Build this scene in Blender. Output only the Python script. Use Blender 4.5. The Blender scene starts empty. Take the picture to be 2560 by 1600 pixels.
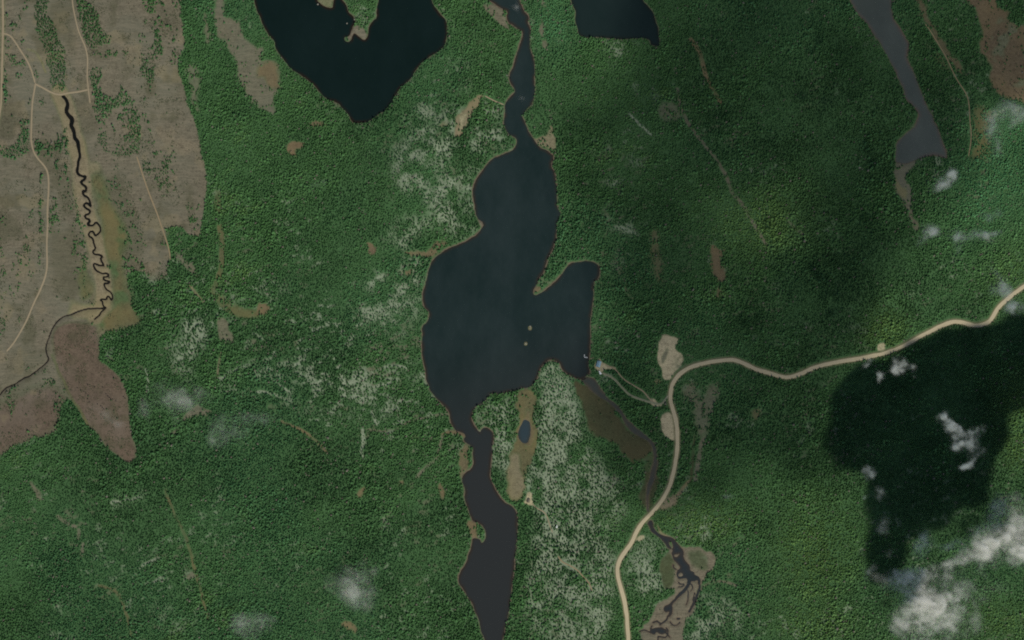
import bpy, math, random
import numpy as np
from mathutils import Vector

# ------------------------------------------------------------------ camera, world, sun, exposure
S = 0.6                        # metres per map unit (one map unit = one pixel of the aerial photograph)
CAM_H = 6000.0
scene = bpy.context.scene
MAPW, MAPH = 2560.0, 1600.0
def wx(x): return (x - MAPW / 2) * S
def wy(y): return (MAPH / 2 - y) * S

cam_d = bpy.data.cameras.new('camera')
cam_d.sensor_width = 36.0
cam_d.lens = 36.0 * CAM_H / (MAPW * S)
cam_d.clip_start = 10.0
cam_d.clip_end = 60000.0
cam = bpy.data.objects.new('camera', cam_d)
OFF = 0.20                                     # the view is slightly off nadir: the camera stands to the south-west and its lens is shifted
cam.location = (-OFF * CAM_H, -OFF * CAM_H, CAM_H)
cam_d.shift_x = OFF * CAM_H / (MAPW * S)
cam_d.shift_y = OFF * CAM_H / (MAPW * S)
CMX, CMY = MAPW / 2 - OFF * CAM_H / S, MAPH / 2 + OFF * CAM_H / S
scene.collection.objects.link(cam)
scene.camera = cam

SUN_EL = math.radians(51.0)
SHX, SHY = -0.28, -0.96                        # shadows fall to the north-north-west on the map (x right, y down)
world = bpy.data.worlds.new('World')
scene.world = world
world.use_nodes = True
wn = world.node_tree
sky = wn.nodes.new('ShaderNodeTexSky')
sky.sky_type = 'NISHITA'
sky.sun_disc = False
sky.sun_elevation = SUN_EL
bg = wn.nodes['Background']
bg.inputs['Strength'].default_value = 0.085
wn.links.new(sky.outputs[0], bg.inputs[0])
sun_d = bpy.data.lights.new('sun', 'SUN')
sun_d.energy = 4.2
sun_d.angle = math.radians(0.53)
sun_d.color = (1.0, 0.95, 0.86)
sun = bpy.data.objects.new('sun', sun_d)
n_ = math.hypot(SHX, SHY)
to_sun = Vector((-SHX / n_ * math.cos(SUN_EL), SHY / n_ * math.cos(SUN_EL), math.sin(SUN_EL)))
sun.rotation_euler = to_sun.to_track_quat('Z', 'Y').to_euler()
scene.collection.objects.link(sun)
sky.sun_rotation = math.atan2(to_sun.x, to_sun.y)
scene.view_settings.view_transform = 'Standard'
scene.view_settings.look = 'None'
scene.view_settings.exposure = 0.0
scene.view_settings.gamma = 1.0
scene.view_settings.use_curve_mapping = False
scene.cycles.max_bounces = 6
scene.cycles.diffuse_bounces = 2
scene.cycles.volume_bounces = 3
scene.cycles.transparent_max_bounces = 16
scene.cycles.use_denoising = False
scene.cycles.filter_width = 1.9
try:
    scene.cycles.use_adaptive_sampling = False
except Exception:
    pass

rng = np.random.default_rng(7)
random.seed(7)
C = scene.collection

# ------------------------------------------------------------------ helpers
def tag(o, label, cat=None, group=None, kind=None):
    o['label'] = label
    if cat: o['category'] = cat
    if group: o['group'] = group
    if kind: o['kind'] = kind
    return o

def T(c, r, *xy):
    """points traced on a quarter-size tile of the map -> map units"""
    k = 640 / 2419
    v = [float(a) for s in xy for a in (s.split() if isinstance(s, str) else [s])]
    return [(c * 640 + v[i] * k, r * 400 + v[i + 1] * k) for i in range(0, len(v), 2)]

def W(*xy):
    """points traced on the wetland detail -> map units"""
    k = 240 / 1134
    v = [float(a) for s in xy for a in s.split()]
    return [(1600 + v[i] * k, 1280 + v[i + 1] * k) for i in range(0, len(v), 2)]

def _hash(ix, iy, seed):
    h = (ix.astype(np.int64) * 374761393 + iy.astype(np.int64) * 668265263 + seed * 1274126177) & 0x7fffffff
    h = ((h ^ (h >> 13)) * 1274126177) & 0x7fffffff
    h = (h ^ (h >> 16)) & 0xffff
    return h / 65535.0

def vnoise(x, y, scale, seed):
    x = x / scale + seed * 17.31; y = y / scale + seed * 9.77
    ix = np.floor(x); iy = np.floor(y)
    fx = x - ix; fy = y - iy
    fx = fx * fx * fx * (fx * (fx * 6 - 15) + 10); fy = fy * fy * fy * (fy * (fy * 6 - 15) + 10)
    ix = ix.astype(np.int64); iy = iy.astype(np.int64)
    a = _hash(ix, iy, seed); b = _hash(ix + 1, iy, seed)
    c = _hash(ix, iy + 1, seed); d = _hash(ix + 1, iy + 1, seed)
    return (a * (1 - fx) + b * fx) * (1 - fy) + (c * (1 - fx) + d * fx) * fy

def fbm(x, y, scale, seed, octs=4, gain=0.5):
    t = 0; a = 1; s = 0
    ang = 0.0
    for i in range(octs):
        ca, sa = math.cos(ang), math.sin(ang)
        t = t + a * vnoise(x * ca - y * sa, x * sa + y * ca, scale / 2 ** i, seed + i * 13)
        s += a; a *= gain; ang += 0.7
    return t / s

def sstep(a, b, x):
    t = np.clip((x - a) / (b - a), 0, 1)
    return t * t * (3 - 2 * t)

def chaikin(p, closed=True, it=1):
    for _ in range(it):
        q = []
        n = len(p)
        if not closed: q.append(p[0])
        for i in range(n if closed else n - 1):
            a, b = p[i], p[(i + 1) % n]
            q.append((a[0] * .75 + b[0] * .25, a[1] * .75 + b[1] * .25))
            q.append((a[0] * .25 + b[0] * .75, a[1] * .25 + b[1] * .75))
        if not closed: q.append(p[-1])
        p = q
    return p

# ------------------------------------------------------------------ the map grid
def axis(lo, hi):
    fine = np.arange(-30, hi + 30.01, 2.5)
    near = np.arange(15, 400, 12.0)
    far = 400 + np.cumsum(30 * 1.22 ** np.arange(26))
    ext = np.concatenate([near, far])
    return np.concatenate([(-30 - ext)[::-1], fine, fine[-1] + ext])
AX = axis(0, MAPW); AY = axis(0, MAPH)
NX, NY = len(AX), len(AY)
GX, GY = np.meshgrid(AX, AY)
WARP = 3.0
PX = GX + (fbm(GX, GY, 26, 3, 3) - .5) * 2 * WARP
PY = GY + (fbm(GX, GY, 26, 4, 3) - .5) * 2 * WARP
PXs = GX + (fbm(GX, GY, 40, 5, 4) - .5) * 26
PYs = GY + (fbm(GX, GY, 40, 6, 4) - .5) * 26

def seg_dist(pts, closed, R, px=PX, py=PY):
    """unsigned distance to a polyline, clamped at R"""
    D = np.full((NY, NX), R, dtype=np.float64)
    n = len(pts)
    for i in range(n if closed else n - 1):
        (x0, y0), (x1, y1) = pts[i], pts[(i + 1) % n]
        m = R + 14
        i0 = np.searchsorted(AX, min(x0, x1) - m); i1 = np.searchsorted(AX, max(x0, x1) + m)
        j0 = np.searchsorted(AY, min(y0, y1) - m); j1 = np.searchsorted(AY, max(y0, y1) + m)
        if i0 >= i1 or j0 >= j1: continue
        X = px[j0:j1, i0:i1]; Y = py[j0:j1, i0:i1]
        dx, dy = x1 - x0, y1 - y0
        L2 = dx * dx + dy * dy + 1e-9
        t = np.clip(((X - x0) * dx + (Y - y0) * dy) / L2, 0, 1)
        d = np.hypot(X - x0 - t * dx, Y - y0 - t * dy)
        v = D[j0:j1, i0:i1]
        np.minimum(v, d, out=v)
    return D

def inside(pts, px=PX, py=PY):
    I = np.zeros((NY, NX), bool)
    xs = [p[0] for p in pts]; ys = [p[1] for p in pts]
    i0 = max(0, np.searchsorted(AX, min(xs) - 20) - 1); i1 = np.searchsorted(AX, max(xs) + 20) + 1
    j0 = max(0, np.searchsorted(AY, min(ys) - 20) - 1); j1 = np.searchsorted(AY, max(ys) + 20) + 1
    X = px[j0:j1, i0:i1]; Y = py[j0:j1, i0:i1]
    R = np.zeros(X.shape, bool)
    n = len(pts)
    for i in range(n):
        (x0, y0), (x1, y1) = pts[i], pts[(i + 1) % n]
        if y0 == y1: continue
        c = ((y0 > Y) != (y1 > Y)) & (X < (x1 - x0) * (Y - y0) / (y1 - y0) + x0)
        R ^= c
    I[j0:j1, i0:i1] = R
    return I

def sdf(rings, R=40, px=PX, py=PY, smooth=1):
    """signed distance, positive inside; rings combine even-odd"""
    if isinstance(rings[0], tuple): rings = [rings]
    rings = [chaikin(r, True, smooth) for r in rings]
    D = None; I = np.zeros((NY, NX), bool)
    for r in rings:
        d = seg_dist(r, True, R, px, py)
        D = d if D is None else np.minimum(D, d)
        I ^= inside(r, px, py)
    return np.where(I, D, -D)

def zone(rings, soft=8, rough=True):
    """0..1 weight of a ragged patch"""
    global GX, PX, PY, PXs, PYs, AX, AY, NX, NY
    r0 = [rings] if isinstance(rings[0], tuple) else rings
    xs = [p[0] for r in r0 for p in r]; ys = [p[1] for r in r0 for p in r]
    m = soft + 30
    i0 = max(0, np.searchsorted(AX, min(xs) - m)); i1 = min(NX, np.searchsorted(AX, max(xs) + m) + 1)
    j0 = max(0, np.searchsorted(AY, min(ys) - m)); j1 = min(NY, np.searchsorted(AY, max(ys) + m) + 1)
    out = np.zeros((NY, NX))
    keep_ = (AX, AY, NX, NY)
    qx = (PXs if rough else PX)[j0:j1, i0:i1]; qy = (PYs if rough else PY)[j0:j1, i0:i1]
    AX, AY = AX[i0:i1], AY[j0:j1]; NX, NY = len(AX), len(AY)
    s = sdf(rings, soft + 4, qx, qy)
    AX, AY, NX, NY = keep_
    out[j0:j1, i0:i1] = sstep(-soft, soft, s)
    return out

def strip(pts, width, soft=3):
    d = seg_dist(chaikin(pts, False, 2), False, width + soft + 8)
    return 1 - sstep(width / 2 - soft / 2, width / 2 + soft, d)

# ------------------------------------------------------------------ water outlines
LAKE_HEART = [(610, -260)] + T(1, 0, '-20 0 0 80 40 150 75 260 130 340 180 380 180 440 225 520 290 590 330 650 400 690 470 740 545 800 600 870 660 930 780 970 800 1010 870 1080 905 1140 940 1165 1000 1165 1070 1145 1150 1080 1200 1060 1240 1020 1290 950 1310 900 1350 850 1400 790 1450 750 1500 680 1540 630 1600 570 1680 515 1760 460 1785 400 1805 340 1805 200 1770 160 1700 80 1650 0') + [(1060, -120), (950, -150)] + \
    T(1, 0, '1165 0 1130 90 1140 170 1095 200 1060 270 1055 350 1025 385 980 350 950 320 925 310 895 395 850 390 840 355 890 340 905 270 940 210 935 165 870 110 855 50 810 0') + [(850, -40)] + T(1, 0, '725 0 720 60 700 70 655 65 600 25 570 0') + [(780, -120), (700, -260)]
LAKE_TARN = [(1420, -200)] + T(2, 0, '550 0 575 70 600 110 600 200 615 270 635 350 800 350 900 355 1000 365 1150 370 1250 365 1305 385 1315 430 1370 440 1400 430 1385 280 1350 190 1330 100 1220 0') + [(1560, -200)]
LAKE_MAIN = [(1215, -120)] + T(1, 0, '2190 0 2230 20 2330 90 2380 100 2370 170 2400 230') + T(2, 0, '0 225 60 270 105 300 95 380 55 460 30 560 0 650') + T(1, 0, '2395 690 2395 760 2419 800') + T(2, 0, '35 860 0 905') + T(1, 0, '2380 950 2350 985 2355 1060 2345 1200 2390 1265') + T(2, 0, '0 1280 40 1310 50 1360 20 1410') + T(1, 0, '2419 1425 2330 1455 2230 1495') + \
    T(1, 1, '2130 110 2060 230 2045 330 2065 440 2085 550 2160 600 2130 660 2050 730 1950 780 1790 845 1700 920 1640 1000 1610 1150 1575 1260 1580 1360 1600 1400 1640 1450 1625 1512') + \
    T(1, 2, '1565 60 1575 150 1570 240 1565 320 1590 440 1600 500 1600 570 1640 650 1690 720 1760 800 1820 860 1830 950 1870 1030 1960 1070 1990 1105 1955 1130 1990 1170 2050 1190 2045 1300 2060 1350 2040 1410 1980 1440 1945 1512') + \
    T(1, 3, '1980 90 1965 170 1990 240 2030 340 2050 390 2100 395 2150 440 2180 520 2160 570 2130 595 2110 545 2040 545 2040 600 2010 700 1985 790 1920 880 1915 960 1960 1040 2020 1130 2080 1240 2110 1350 2160 1512') + [(1225, 1700), (1250, 1700)] + \
    T(1, 3, '2330 1512 2350 1400 2375 1300 2400 1150') + T(2, 3, '0 1010 20 800 45 600 50 400 40 300 0 240') + T(1, 3, '2330 200 2280 130 2250 80 2220 0') + \
    T(1, 2, '2210 1400 2220 1250 2250 1110 2240 1060 2190 1020 2130 1020 2120 1065 2090 1040 2050 980 2035 920 2040 860 2080 820 2160 770 2200 700 2260 690 2300 700 2419 670') + \
    T(2, 2, '60 660 100 625 115 650 190 620 240 540 270 460 310 400 370 370 440 390 470 440 500 500 560 530 640 560 690 540 740 500 720 430 725 370 735 300 735 100 740 0') + \
    T(2, 1, '755 1400 770 1250 765 1160 820 1110 835 1020 790 970 730 950 640 960 545 975 500 1030 450 1100 400 1160 320 1215 260 1270 210 1285 195 1250 230 1170 260 1110 305 1050 325 960 390 850 415 740 415 680 430 560 455 510 420 430 420 280 400 110 360 60') + \
    T(2, 0, '395 1480 340 1435 250 1380 200 1310 150 1220 120 1140 85 1080 160 1030 205 930 215 850 215 750 210 620 190 500 165 400 165 330 180 300 165 250 140 210 160 160 110 110 80 30 75 0') + [(1290, -120)]
RIVER_OUT = T(2, 2, '640 560 700 540 760 540 800 590 870 680 900 740 980 790 1040 860 1075 920 1110 965 1180 1030 1270 1090 1330 1150 1358 1230 1372 1320 1360 1420 1340 1512') + T(2, 3, '1292 120 1276 250 1296 300 1268 290 1262 200 1270 60') + T(2, 2, '1296 1500 1318 1400 1338 1310 1338 1260 1315 1180 1280 1135 1200 1100 1130 1060 1080 1000 1060 950 1040 900 990 850 930 790 850 735 780 690 700 620')
LAKE_LONG = [(2115, -120)] + T(3, 0, '780 0 800 50 870 150 940 220 1000 320 1080 430 1140 540 1200 650 1250 770 1285 850 1290 920 1330 960 1390 1010 1440 1080 1420 1110 1400 1180 1340 1230 1240 1320 1210 1400 1200 1512') + T(3, 1, '1215 20 1300 40 1390 0') + T(3, 0, '1430 1490 1500 1470 1580 1455 1640 1480 1690 1500 1700 1450 1660 1380 1630 1310 1600 1200 1560 1110 1500 1010 1470 930 1430 820 1380 720 1330 590 1310 510 1335 440 1320 390 1260 300 1200 210 1170 130 1160 0') + [(2215, -120)]
POND = T(2, 2, '120 935 170 960 170 1000 185 1050 165 1120 150 1160 110 1165 70 1130 55 1060 90 980')
WET = [W('110 90 150 100 160 180 200 240 300 280 400 320 440 370 490 420 520 480 520 540 570 600 595 640 585 690 640 705 640 740 690 760 715 800 725 840 700 880 680 860 690 810 640 830 610 820 590 850 570 900 500 980 430 1040 380 1090 385 1140 370 1210 340 1250 330 1210 350 1170 310 1190 270 1170 270 1130 340 1090 400 1030 470 950 540 880 560 800 540 780 520 790 450 790 425 740 440 690 480 660 450 610 410 570 390 530 370 490 390 440 330 430 310 390 270 330 200 270 130 240 120 180 90 130'),
       W('340 355 370 348 390 400 380 440 352 400'), W('398 505 440 495 485 490 435 540'), W('440 745 480 715 515 755 460 765'),
       W('125 1385 230 1360 290 1380 322 1410 280 1442 235 1450 192 1412 172 1450 118 1430'), W('420 1250 470 1240 470 1275 425 1280')]
CREEK = T(0, 0, '595 915 625 955 638 1000 625 1050 650 1090 682 1110 685 1150 672 1185 700 1230 702 1290 730 1335 740 1400 760 1470') + \
    T(0, 1, '740 5 735 60 735 130 770 152 815 150 800 180 760 200 770 232 815 260 810 300 780 290 785 330 830 350 850 400 855 440 820 400 785 420 800 450 850 470 850 500 800 520 810 550 850 560 830 610 870 620 900 580 940 620 955 660 930 700 900 720 880 670 845 680 840 720 880 740 890 790 910 840 870 860 890 890 930 890 970 910 940 930 985 1000 950 1000 890 970 890 1010 920 1050 970 1080 1000 1065 1035 1090 1010 1105 975 1110 980 1140 1040 1145 1030 1165 985 1165 1000 1210 1060 1260 1070 1310 1050 1330 1030 1285 1010 1290 1010 1320 960 1310 945 1325 970 1330 975 1370 1000 1395')
CREEK_W = T(0, 1, '1000 1390 900 1400 820 1410 730 1432 680 1460 600 1480 550 1512') + T(0, 2, '500 80 460 170 430 250 440 320 465 370 420 420 330 490 200 570 100 620 30 660 0 710 -200 860')
CREEK_S = T(0, 1, '1000 1395 960 1430 940 1470 900 1508')

def line_water(pts, width_pairs_fn, R=40):
    p = chaikin(pts, False, 1)
    d = seg_dist(p, False, R)
    return width_pairs_fn - d
yy = GY
w_creek = np.interp(yy, [200, 300, 400, 470, 560, 700, 790], [3.6, 5.6, 3.7, 2.9, 2.5, 2.1, 1.9])
s_heart = sdf(LAKE_HEART, 200)
s_tarn = sdf(LAKE_TARN, 200)
s_main = sdf(LAKE_MAIN, 200)
s_river = sdf(RIVER_OUT, 200)
s_long = sdf(LAKE_LONG, 200)
s_pond = sdf(POND, 200)
s_wet = np.maximum.reduce([sdf(WET, 200), 2.2 - seg_dist(W('150 1310 195 1288 240 1330 270 1312 310 1280 330 1225'), False, 200),
                           3.0 - seg_dist(W('705 880 665 1000 625 1100 580 1180'), False, 200), 2.0 - seg_dist(W('330 1240 290 1300 230 1340'), False, 200),
                           *[1.6 - seg_dist(chaikin(W(q), False, 2), False, 200) for q in ('450 825 480 860 525 848 505 890 448 882', '562 935 572 1035 545 1095', '600 855 622 900 598 935', '125 1425 60 1398 5 1412', '350 1475 318 1440 330 1400 300 1370', '142 1345 128 1385', '640 960 620 1040 635 1080', '400 620 395 660 430 680', '470 1300 430 1350 380 1345 350 1300')],
                           1.8 - seg_dist(W('290 1420 330 1450 300 1480 210 1470 200 1560'), False, 200)])
s_creek = np.maximum(w_creek - seg_dist(chaikin(CREEK, False, 1), False, 200), 2.2 - seg_dist(CREEK_S, False, 200))
s_creekw = 1.9 - seg_dist(chaikin(CREEK_W, False, 1), False, 200)
water_all = np.maximum.reduce([s_heart, s_tarn, s_main, s_river, s_long, s_pond, s_wet, s_creek, s_creekw])
shore_d = -water_all                                     # positive on land

# ------------------------------------------------------------------ terrain height (metres)
hill = fbm(GX, GY, 620, 21, 5, .45)
ridge = 1 - np.abs(2 * fbm(GX + .35 * GY, GY * .42, 330, 33, 3) - 1)
H = 0.25 + 0.10 * np.clip(shore_d, 0, 9) + sstep(4, 200, shore_d) * (17 * np.clip(hill - .25, 0, 1) + 5.0 * ridge)
H += (fbm(GX, GY, 18, 41, 2) - .5) * .5 * sstep(3, 20, shore_d)
H = np.where(shore_d > 0, H - .25 * (1 - sstep(0, 2, shore_d)), -0.16 * np.clip(-shore_d, 0, 16))
for cx_, cy_, r_ in T(2, 2, '172 70')[:1] and [(1325.5, 818.5, 5.5), (1314.5, 859.0, 5.0)]:   # two gravel islets
    dd = np.hypot((PX - cx_) * 1.15, PY - cy_)
    H = np.maximum(H, 0.75 - dd / r_ * 0.75)

def hz(x, y):
    i = np.clip(np.searchsorted(AX, x) - 1, 0, NX - 2); j = np.clip(np.searchsorted(AY, y) - 1, 0, NY - 2)
    fx = (x - AX[i]) / (AX[i + 1] - AX[i]); fy = (y - AY[j]) / (AY[j + 1] - AY[j])
    return (H[j, i] * (1 - fx) + H[j, i + 1] * fx) * (1 - fy) + (H[j + 1, i] * (1 - fx) + H[j + 1, i + 1] * fx) * fy

def field_at(F, x, y):
    i = np.clip(np.searchsorted(AX, x), 0, NX - 1); j = np.clip(np.searchsorted(AY, y), 0, NY - 1)
    return F[j, i]

# ------------------------------------------------------------------ ground cover zones
Z = {}
L_EAST = T(0, 0, '1690 -200 1700 0 1720 200 1750 450 1690 540 1690 700 1740 800 1760 960 1850 1160 1900 1420') + \
    T(0, 1, '1920 0 1950 120 1960 250 1930 380 1910 530 1890 690 1870 740 1780 720 1720 640 1580 640 1560 700 1570 820 1600 900 1580 1020 1580 1110 1440 1150 1390 1130 1360 1050 1190 1060 1190 1150 1230 1250 1250 1400 1300 1512') + \
    T(0, 2, '1330 40 1280 60 960 120 940 200 950 290 930 390 1040 460 1110 530 1170 630 1200 750 1220 950 1240 1080 1290 1280 1220 1390 1130 1320 1000 1210 940 1120 880 1040 800 990 740 850 650 730 560 830 550 1020 520 1060 380 1110 290 1110 270 1160 140 1190 60 1250 0 1290') + [(-420, 1200), (-420, -260)]
open_s = sdf(L_EAST, 30, .72 * PX + .28 * PXs, .72 * PY + .28 * PYs, smooth=1)
Z['open'] = sstep(-1.5, 1.5, open_s)
red1 = zone(T(0, 2, '500 80 640 20 900 40 930 150 950 290 930 390 1040 460 1110 530 1170 630 1200 750 1220 950 1240 1080 1290 1280 1220 1390 1130 1320 1000 1210 940 1120 880 1040 800 990 740 850 650 730 560 560 505 330'), 6, False)
red2 = zone(T(0, 2, '-400 900 0 760 300 650 480 640 660 720 560 830 550 1020 380 1120 140 1200 0 1300 -400 1400'), 20)
creek_line = T(0, 0, '560 880 640 1050 700 1300 760 1512') + T(0, 1, '780 200 810 500 880 700 940 1000 990 1200 960 1400 900 1480')
tan1 = strip(creek_line, 40, 8) * .95
tan1 = np.maximum(tan1, zone(T(0, 1, '700 1310 860 1370 1000 1330 1080 1320 1060 1420 900 1512 640 1500'), 8) * .9)
tan1 = np.maximum(tan1, strip(T(0, 0, '560 930 590 1150 660 1400 690 1512') + T(0, 1, '700 150 740 500'), 9, 4) * .8)
tan1 = np.maximum(tan1, zone(T(0, 1, '800 20 900 20 980 120 850 150'), 6) * .8)
olive1 = zone(T(0, 1, '860 150 1000 140 1020 400 1180 620 1190 800 1130 1050 1190 1180 1230 1300 1290 1512') + T(0, 2, '1330 30 1280 60 960 130 900 20') + T(0, 1, '1060 1400 1080 1250 1000 1000 950 800 960 600 900 350'), 14)
olive1 = np.maximum(olive1, zone(T(0, 1, '790 930 880 1130 860 1300 740 1290 720 1130 760 1000'), 10) * .8)
# strips and stands of forest left inside the cutover
wood = np.zeros((NY, NX))
for poly, k in [(T(0, 0, '320 -60 440 -60 450 150 500 250 540 400 600 520 620 650 640 830 580 870 500 820 470 700 440 560 380 420 350 300 320 150'), 1.0),
                (T(0, 0, '705 -60 810 -60 830 50 900 80 950 200 980 300 1040 350 1050 430 940 450 830 440 760 300 740 200'), .9),
                (T(0, 0, '1330 -60 1480 -60 1480 150 1370 180 1350 60'), .9), (T(0, 0, '1440 290 1510 290 1560 430 1550 510 1480 510 1450 380'), .9),
                (T(0, 0, '1600 -60 1700 -60 1700 60 1640 60'), .7),
                (T(0, 0, '850 680 960 660 960 740 930 800 950 900 1060 930 1130 900 1220 900 1230 1000 1130 1040 1000 1010 900 1000 850 900'), .95),
                (T(0, 0, '850 980 1230 1000 1310 1060 1335 1200 1330 1400 1320 1470 1250 1470 1180 1512 1050 1480 930 1320 930 1120'), .55),
                (T(0, 0, '1180 1050 1240 1010 1310 1060 1335 1200 1330 1470 1270 1460 1250 1250'), .95),
                (T(0, 0, '40 650 80 680 75 820 30 1000 5 900'), .9), (T(0, 0, '200 1120 280 1100 285 1300 255 1512 0 1490 -40 1370 130 1400 210 1300'), .95),
                (T(0, 0, '310 1310 400 1370 560 1370 560 1470 440 1500 330 1470'), .55), (T(0, 0, '330 900 400 900 400 1000 340 1010'), .6),
                (T(0, 0, '340 640 380 700 360 760 320 700'), .5), (T(0, 0, '400 780 440 780 450 840 400 840'), .5),
                (T(0, 0, '1080 470 1160 490 1230 490 1160 560 1050 570 860 500 900 470'), .4), (T(0, 0, '1320 180 1560 190 1700 430 1660 470 1500 300 1360 280'), .22),
                (T(0, 1, '460 370 520 380 580 560 570 690 470 720 455 600'), .6), (T(0, 1, '530 150 660 160 720 420 720 520 600 480 560 350'), .4),
                (T(0, 1, '1040 0 1180 0 1180 90 1100 120 1060 60'), .7), (T(0, 1, '1100 200 1200 300 1240 500 1160 560 1100 420'), .3), (T(0, 1, '1150 640 1240 720 1190 790 1150 740'), .5),
                (T(0, 1, '1290 940 1360 960 1360 1060 1300 1040'), .5), (T(0, 2, '420 570 500 560 510 670 440 690'), .8),
                (T(0, 2, '220 450 420 430 440 500 300 540 210 540'), .3), (T(0, 1, '560 0 640 0 650 70 560 60'), .4), (T(0, 1, '1180 1050 1400 1060 1420 1140 1250 1180 1190 1150'), .7)]:
    wood = np.maximum(wood, zone(poly, 4) * k)
roadside = 0.45 * strip([(x - 7, y) for x, y in T(0, 1, '420 120 425 300 400 500 420 650 400 900 400 1040 370 1130 320 1220 270 1330 230 1460') + T(0, 2, '170 100')], 7, 3)
wood = np.maximum(wood, roadside)
wood = np.maximum(wood, .34 * zone(T(0, 1, '1020 150 1180 120 1240 420 1340 620 1350 1000 1180 1040 1190 700 1040 420'), 14))
wood = np.maximum(wood, .42 * sstep(.60, .74, fbm(GX * 1.7, GY * .5, 70, 65, 4)) * (1 - red1))
brown = np.clip(Z['open'] * (1 - np.maximum(red1, red2)) * (1 - tan1) * (1 - olive1), 0, 1)
red = np.maximum(red1, red2) * Z['open'] * (1 - tan1)
tan = tan1 * Z['open']
olive = olive1 * (1 - tan1) * (.35 + .6 * sstep(.38, .6, fbm(GX, GY, 40, 68, 4)))
scrub = np.zeros((NY, NX))
for poly, k in [(T(0, 1, '470 560 560 700 740 560 760 900 720 1130 740 1250 640 1330 480 1250 470 900'), .6), (T(0, 0, '640 930 840 960 850 1060 920 1120 920 1290 740 1300 690 1100'), .5), (T(0, 0, '450 0 640 0 680 300 700 480 620 500 540 330 470 200'), .6),
                (T(0, 1, '1000 150 1200 150 1220 420 1330 560 1350 1000 1180 1040 1180 620 1020 420'), .6), (T(0, 1, '530 100 700 120 720 500 560 560'), .5), (T(0, 0, '1120 570 1250 590 1250 690 1150 680'), .5), (T(0, 0, '830 440 1060 450 1060 560 850 560'), .5),
                (T(0, 2, '130 250 420 300 460 420 300 620 60 750 0 600'), .35), (T(0, 1, '1700 170 1780 300 1800 360 1740 300'), .5), (T(0, 0, '1600 620 1720 700 1800 980 1700 900'), .35), (T(0, 0, '1480 40 1700 60 1720 420 1560 300 1400 260'), .4)]:
    scrub = np.maximum(scrub, zone(poly, 12) * k)
scrub = np.maximum(scrub, .75 * sstep(.52, .70, .5 * fbm(GX * 1.8, GY * .55, 90, 63, 4) + .5 * fbm(GX, GY, 34, 64, 4)))
bog = np.zeros((NY, NX)); marsh = np.zeros((NY, NX)); lichen = np.zeros((NY, NX)); sand = np.zeros((NY, NX))
marsh = scrub * Z['open'] * (1 - tan1) * .62
tan_n = sstep(.60, .74, fbm(GX, GY, 46, 61, 4)) * .40 * Z['open'] * (1 - red1)  # random tan patches on the open land
tan = np.maximum(tan, tan_n)
dens = np.ones((NY, NX))
dens = dens * (1 - Z['open'] * (1 - wood))
stray = Z['open'] * (0.0035 + 0.022 * sstep(.58, .75, fbm(GX, GY, 60, 71, 3)))
dens = np.maximum(dens, stray * (1 - tan1))
def bogz(poly, k=1.0, keep=.05, soft=6, kind='bog'):
    global bog, brown, marsh, tan, olive, dens, sand
    z = zone(poly, soft)
    put(kind, z * k)
    dens = dens * (1 - z * (1 - keep))
    return z
def put(kind, w):
    global bog, brown, marsh, tan, olive, sand, lichen, red
    jr = np.nonzero(w.any(1))[0]; ic = np.nonzero(w.any(0))[0]
    if not len(jr): return
    win = np.s_[jr[0]:jr[-1] + 1, ic[0]:ic[-1] + 1]
    v = w[win]
    for k in ('bog', 'brown', 'marsh', 'tan', 'olive', 'sand', 'lichen', 'red'):
        g = globals()[k][win]
        if k == kind: np.maximum(g, v, out=g)
        else: g *= 1 - v
bogz(T(0, 0, '2050 -60 2110 -60 2130 180 2230 190 2320 370 2419 470') + T(1, 0, '85 450 85 510 30 560 130 590 230 700 240 850 150 900 210 1080 50 1040 0 950') + T(0, 0, '2360 960 2290 800 2230 700 2230 560 2100 420 2060 300 2040 150'), .9, .07, 6, 'brown')
bogz(T(1, 0, '10 600 100 580 210 680 240 840 130 830 60 720 0 730'), .85, .02)
bogz(T(1, 0, '280 1420 370 1350 470 1360 450 1430 380 1450 370 1510 300 1470'), .95, .03, 3)
bogz(T(1, 0, '500 1170 640 1150 640 1230 500 1200'), .8, .15, 4)
bogz(T(1, 0, '1700 1170 1800 1140 1800 1200 1720 1200'), .7, .1, 4, 'tan')
bogz(T(0, 0, '1920 120 1970 200 2000 380 1960 440 1930 300'), .7, .35, 6, 'brown')
bogz(T(0, 0, '1760 600 1850 620 1880 900 1900 1100 1800 900'), .7, .35, 8, 'brown')
bogz(T(3, 0, '1820 -60 2110 -60 2180 90 2270 130 2270 230 2440 280 2600 300 2600 960 2419 950 2250 1000 2100 780 2060 600 1990 500 2000 250 1950 130 1850 60'), .95, .08, 5)
bogz(T(2, 1, '1870 800 1960 850 2020 850 2000 930 1960 960 1990 1080 1970 1180 1910 1150 1870 1050 1890 940 1850 870'), .9, .08, 4)
bogz(T(2, 1, '1900 1230 1960 1220 1970 1300 1890 1310'), .7, .3, 4)
bogz(T(1, 1, '1005 790 1050 780 1130 860 1100 925 1060 900'), .95, .05, 3)
bogz(T(1, 1, '1540 880 1640 820 1720 750 1850 770 1780 805 1700 850 1650 915 1450 920 1370 850'), .85, .3, 5)
bogz(T(1, 1, '1370 1030 1500 1040 1500 1090 1400 1090'), .8, .25, 4)
bogz(T(2, 1, '1270 680 1370 660 1400 900 1430 1000 1400 1250 1300 950'), .55, .6, 10)
bogz(T(2, 2, '1620 600 1750 600 1740 800 1900 600 1960 650 1880 800 1850 1050 1750 1100 1700 900 1620 700'), .7, .3, 10, 'brown')
bogz(T(2, 2, '2250 880 2340 860 2330 950 2270 970'), .6, .35, 8)
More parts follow.
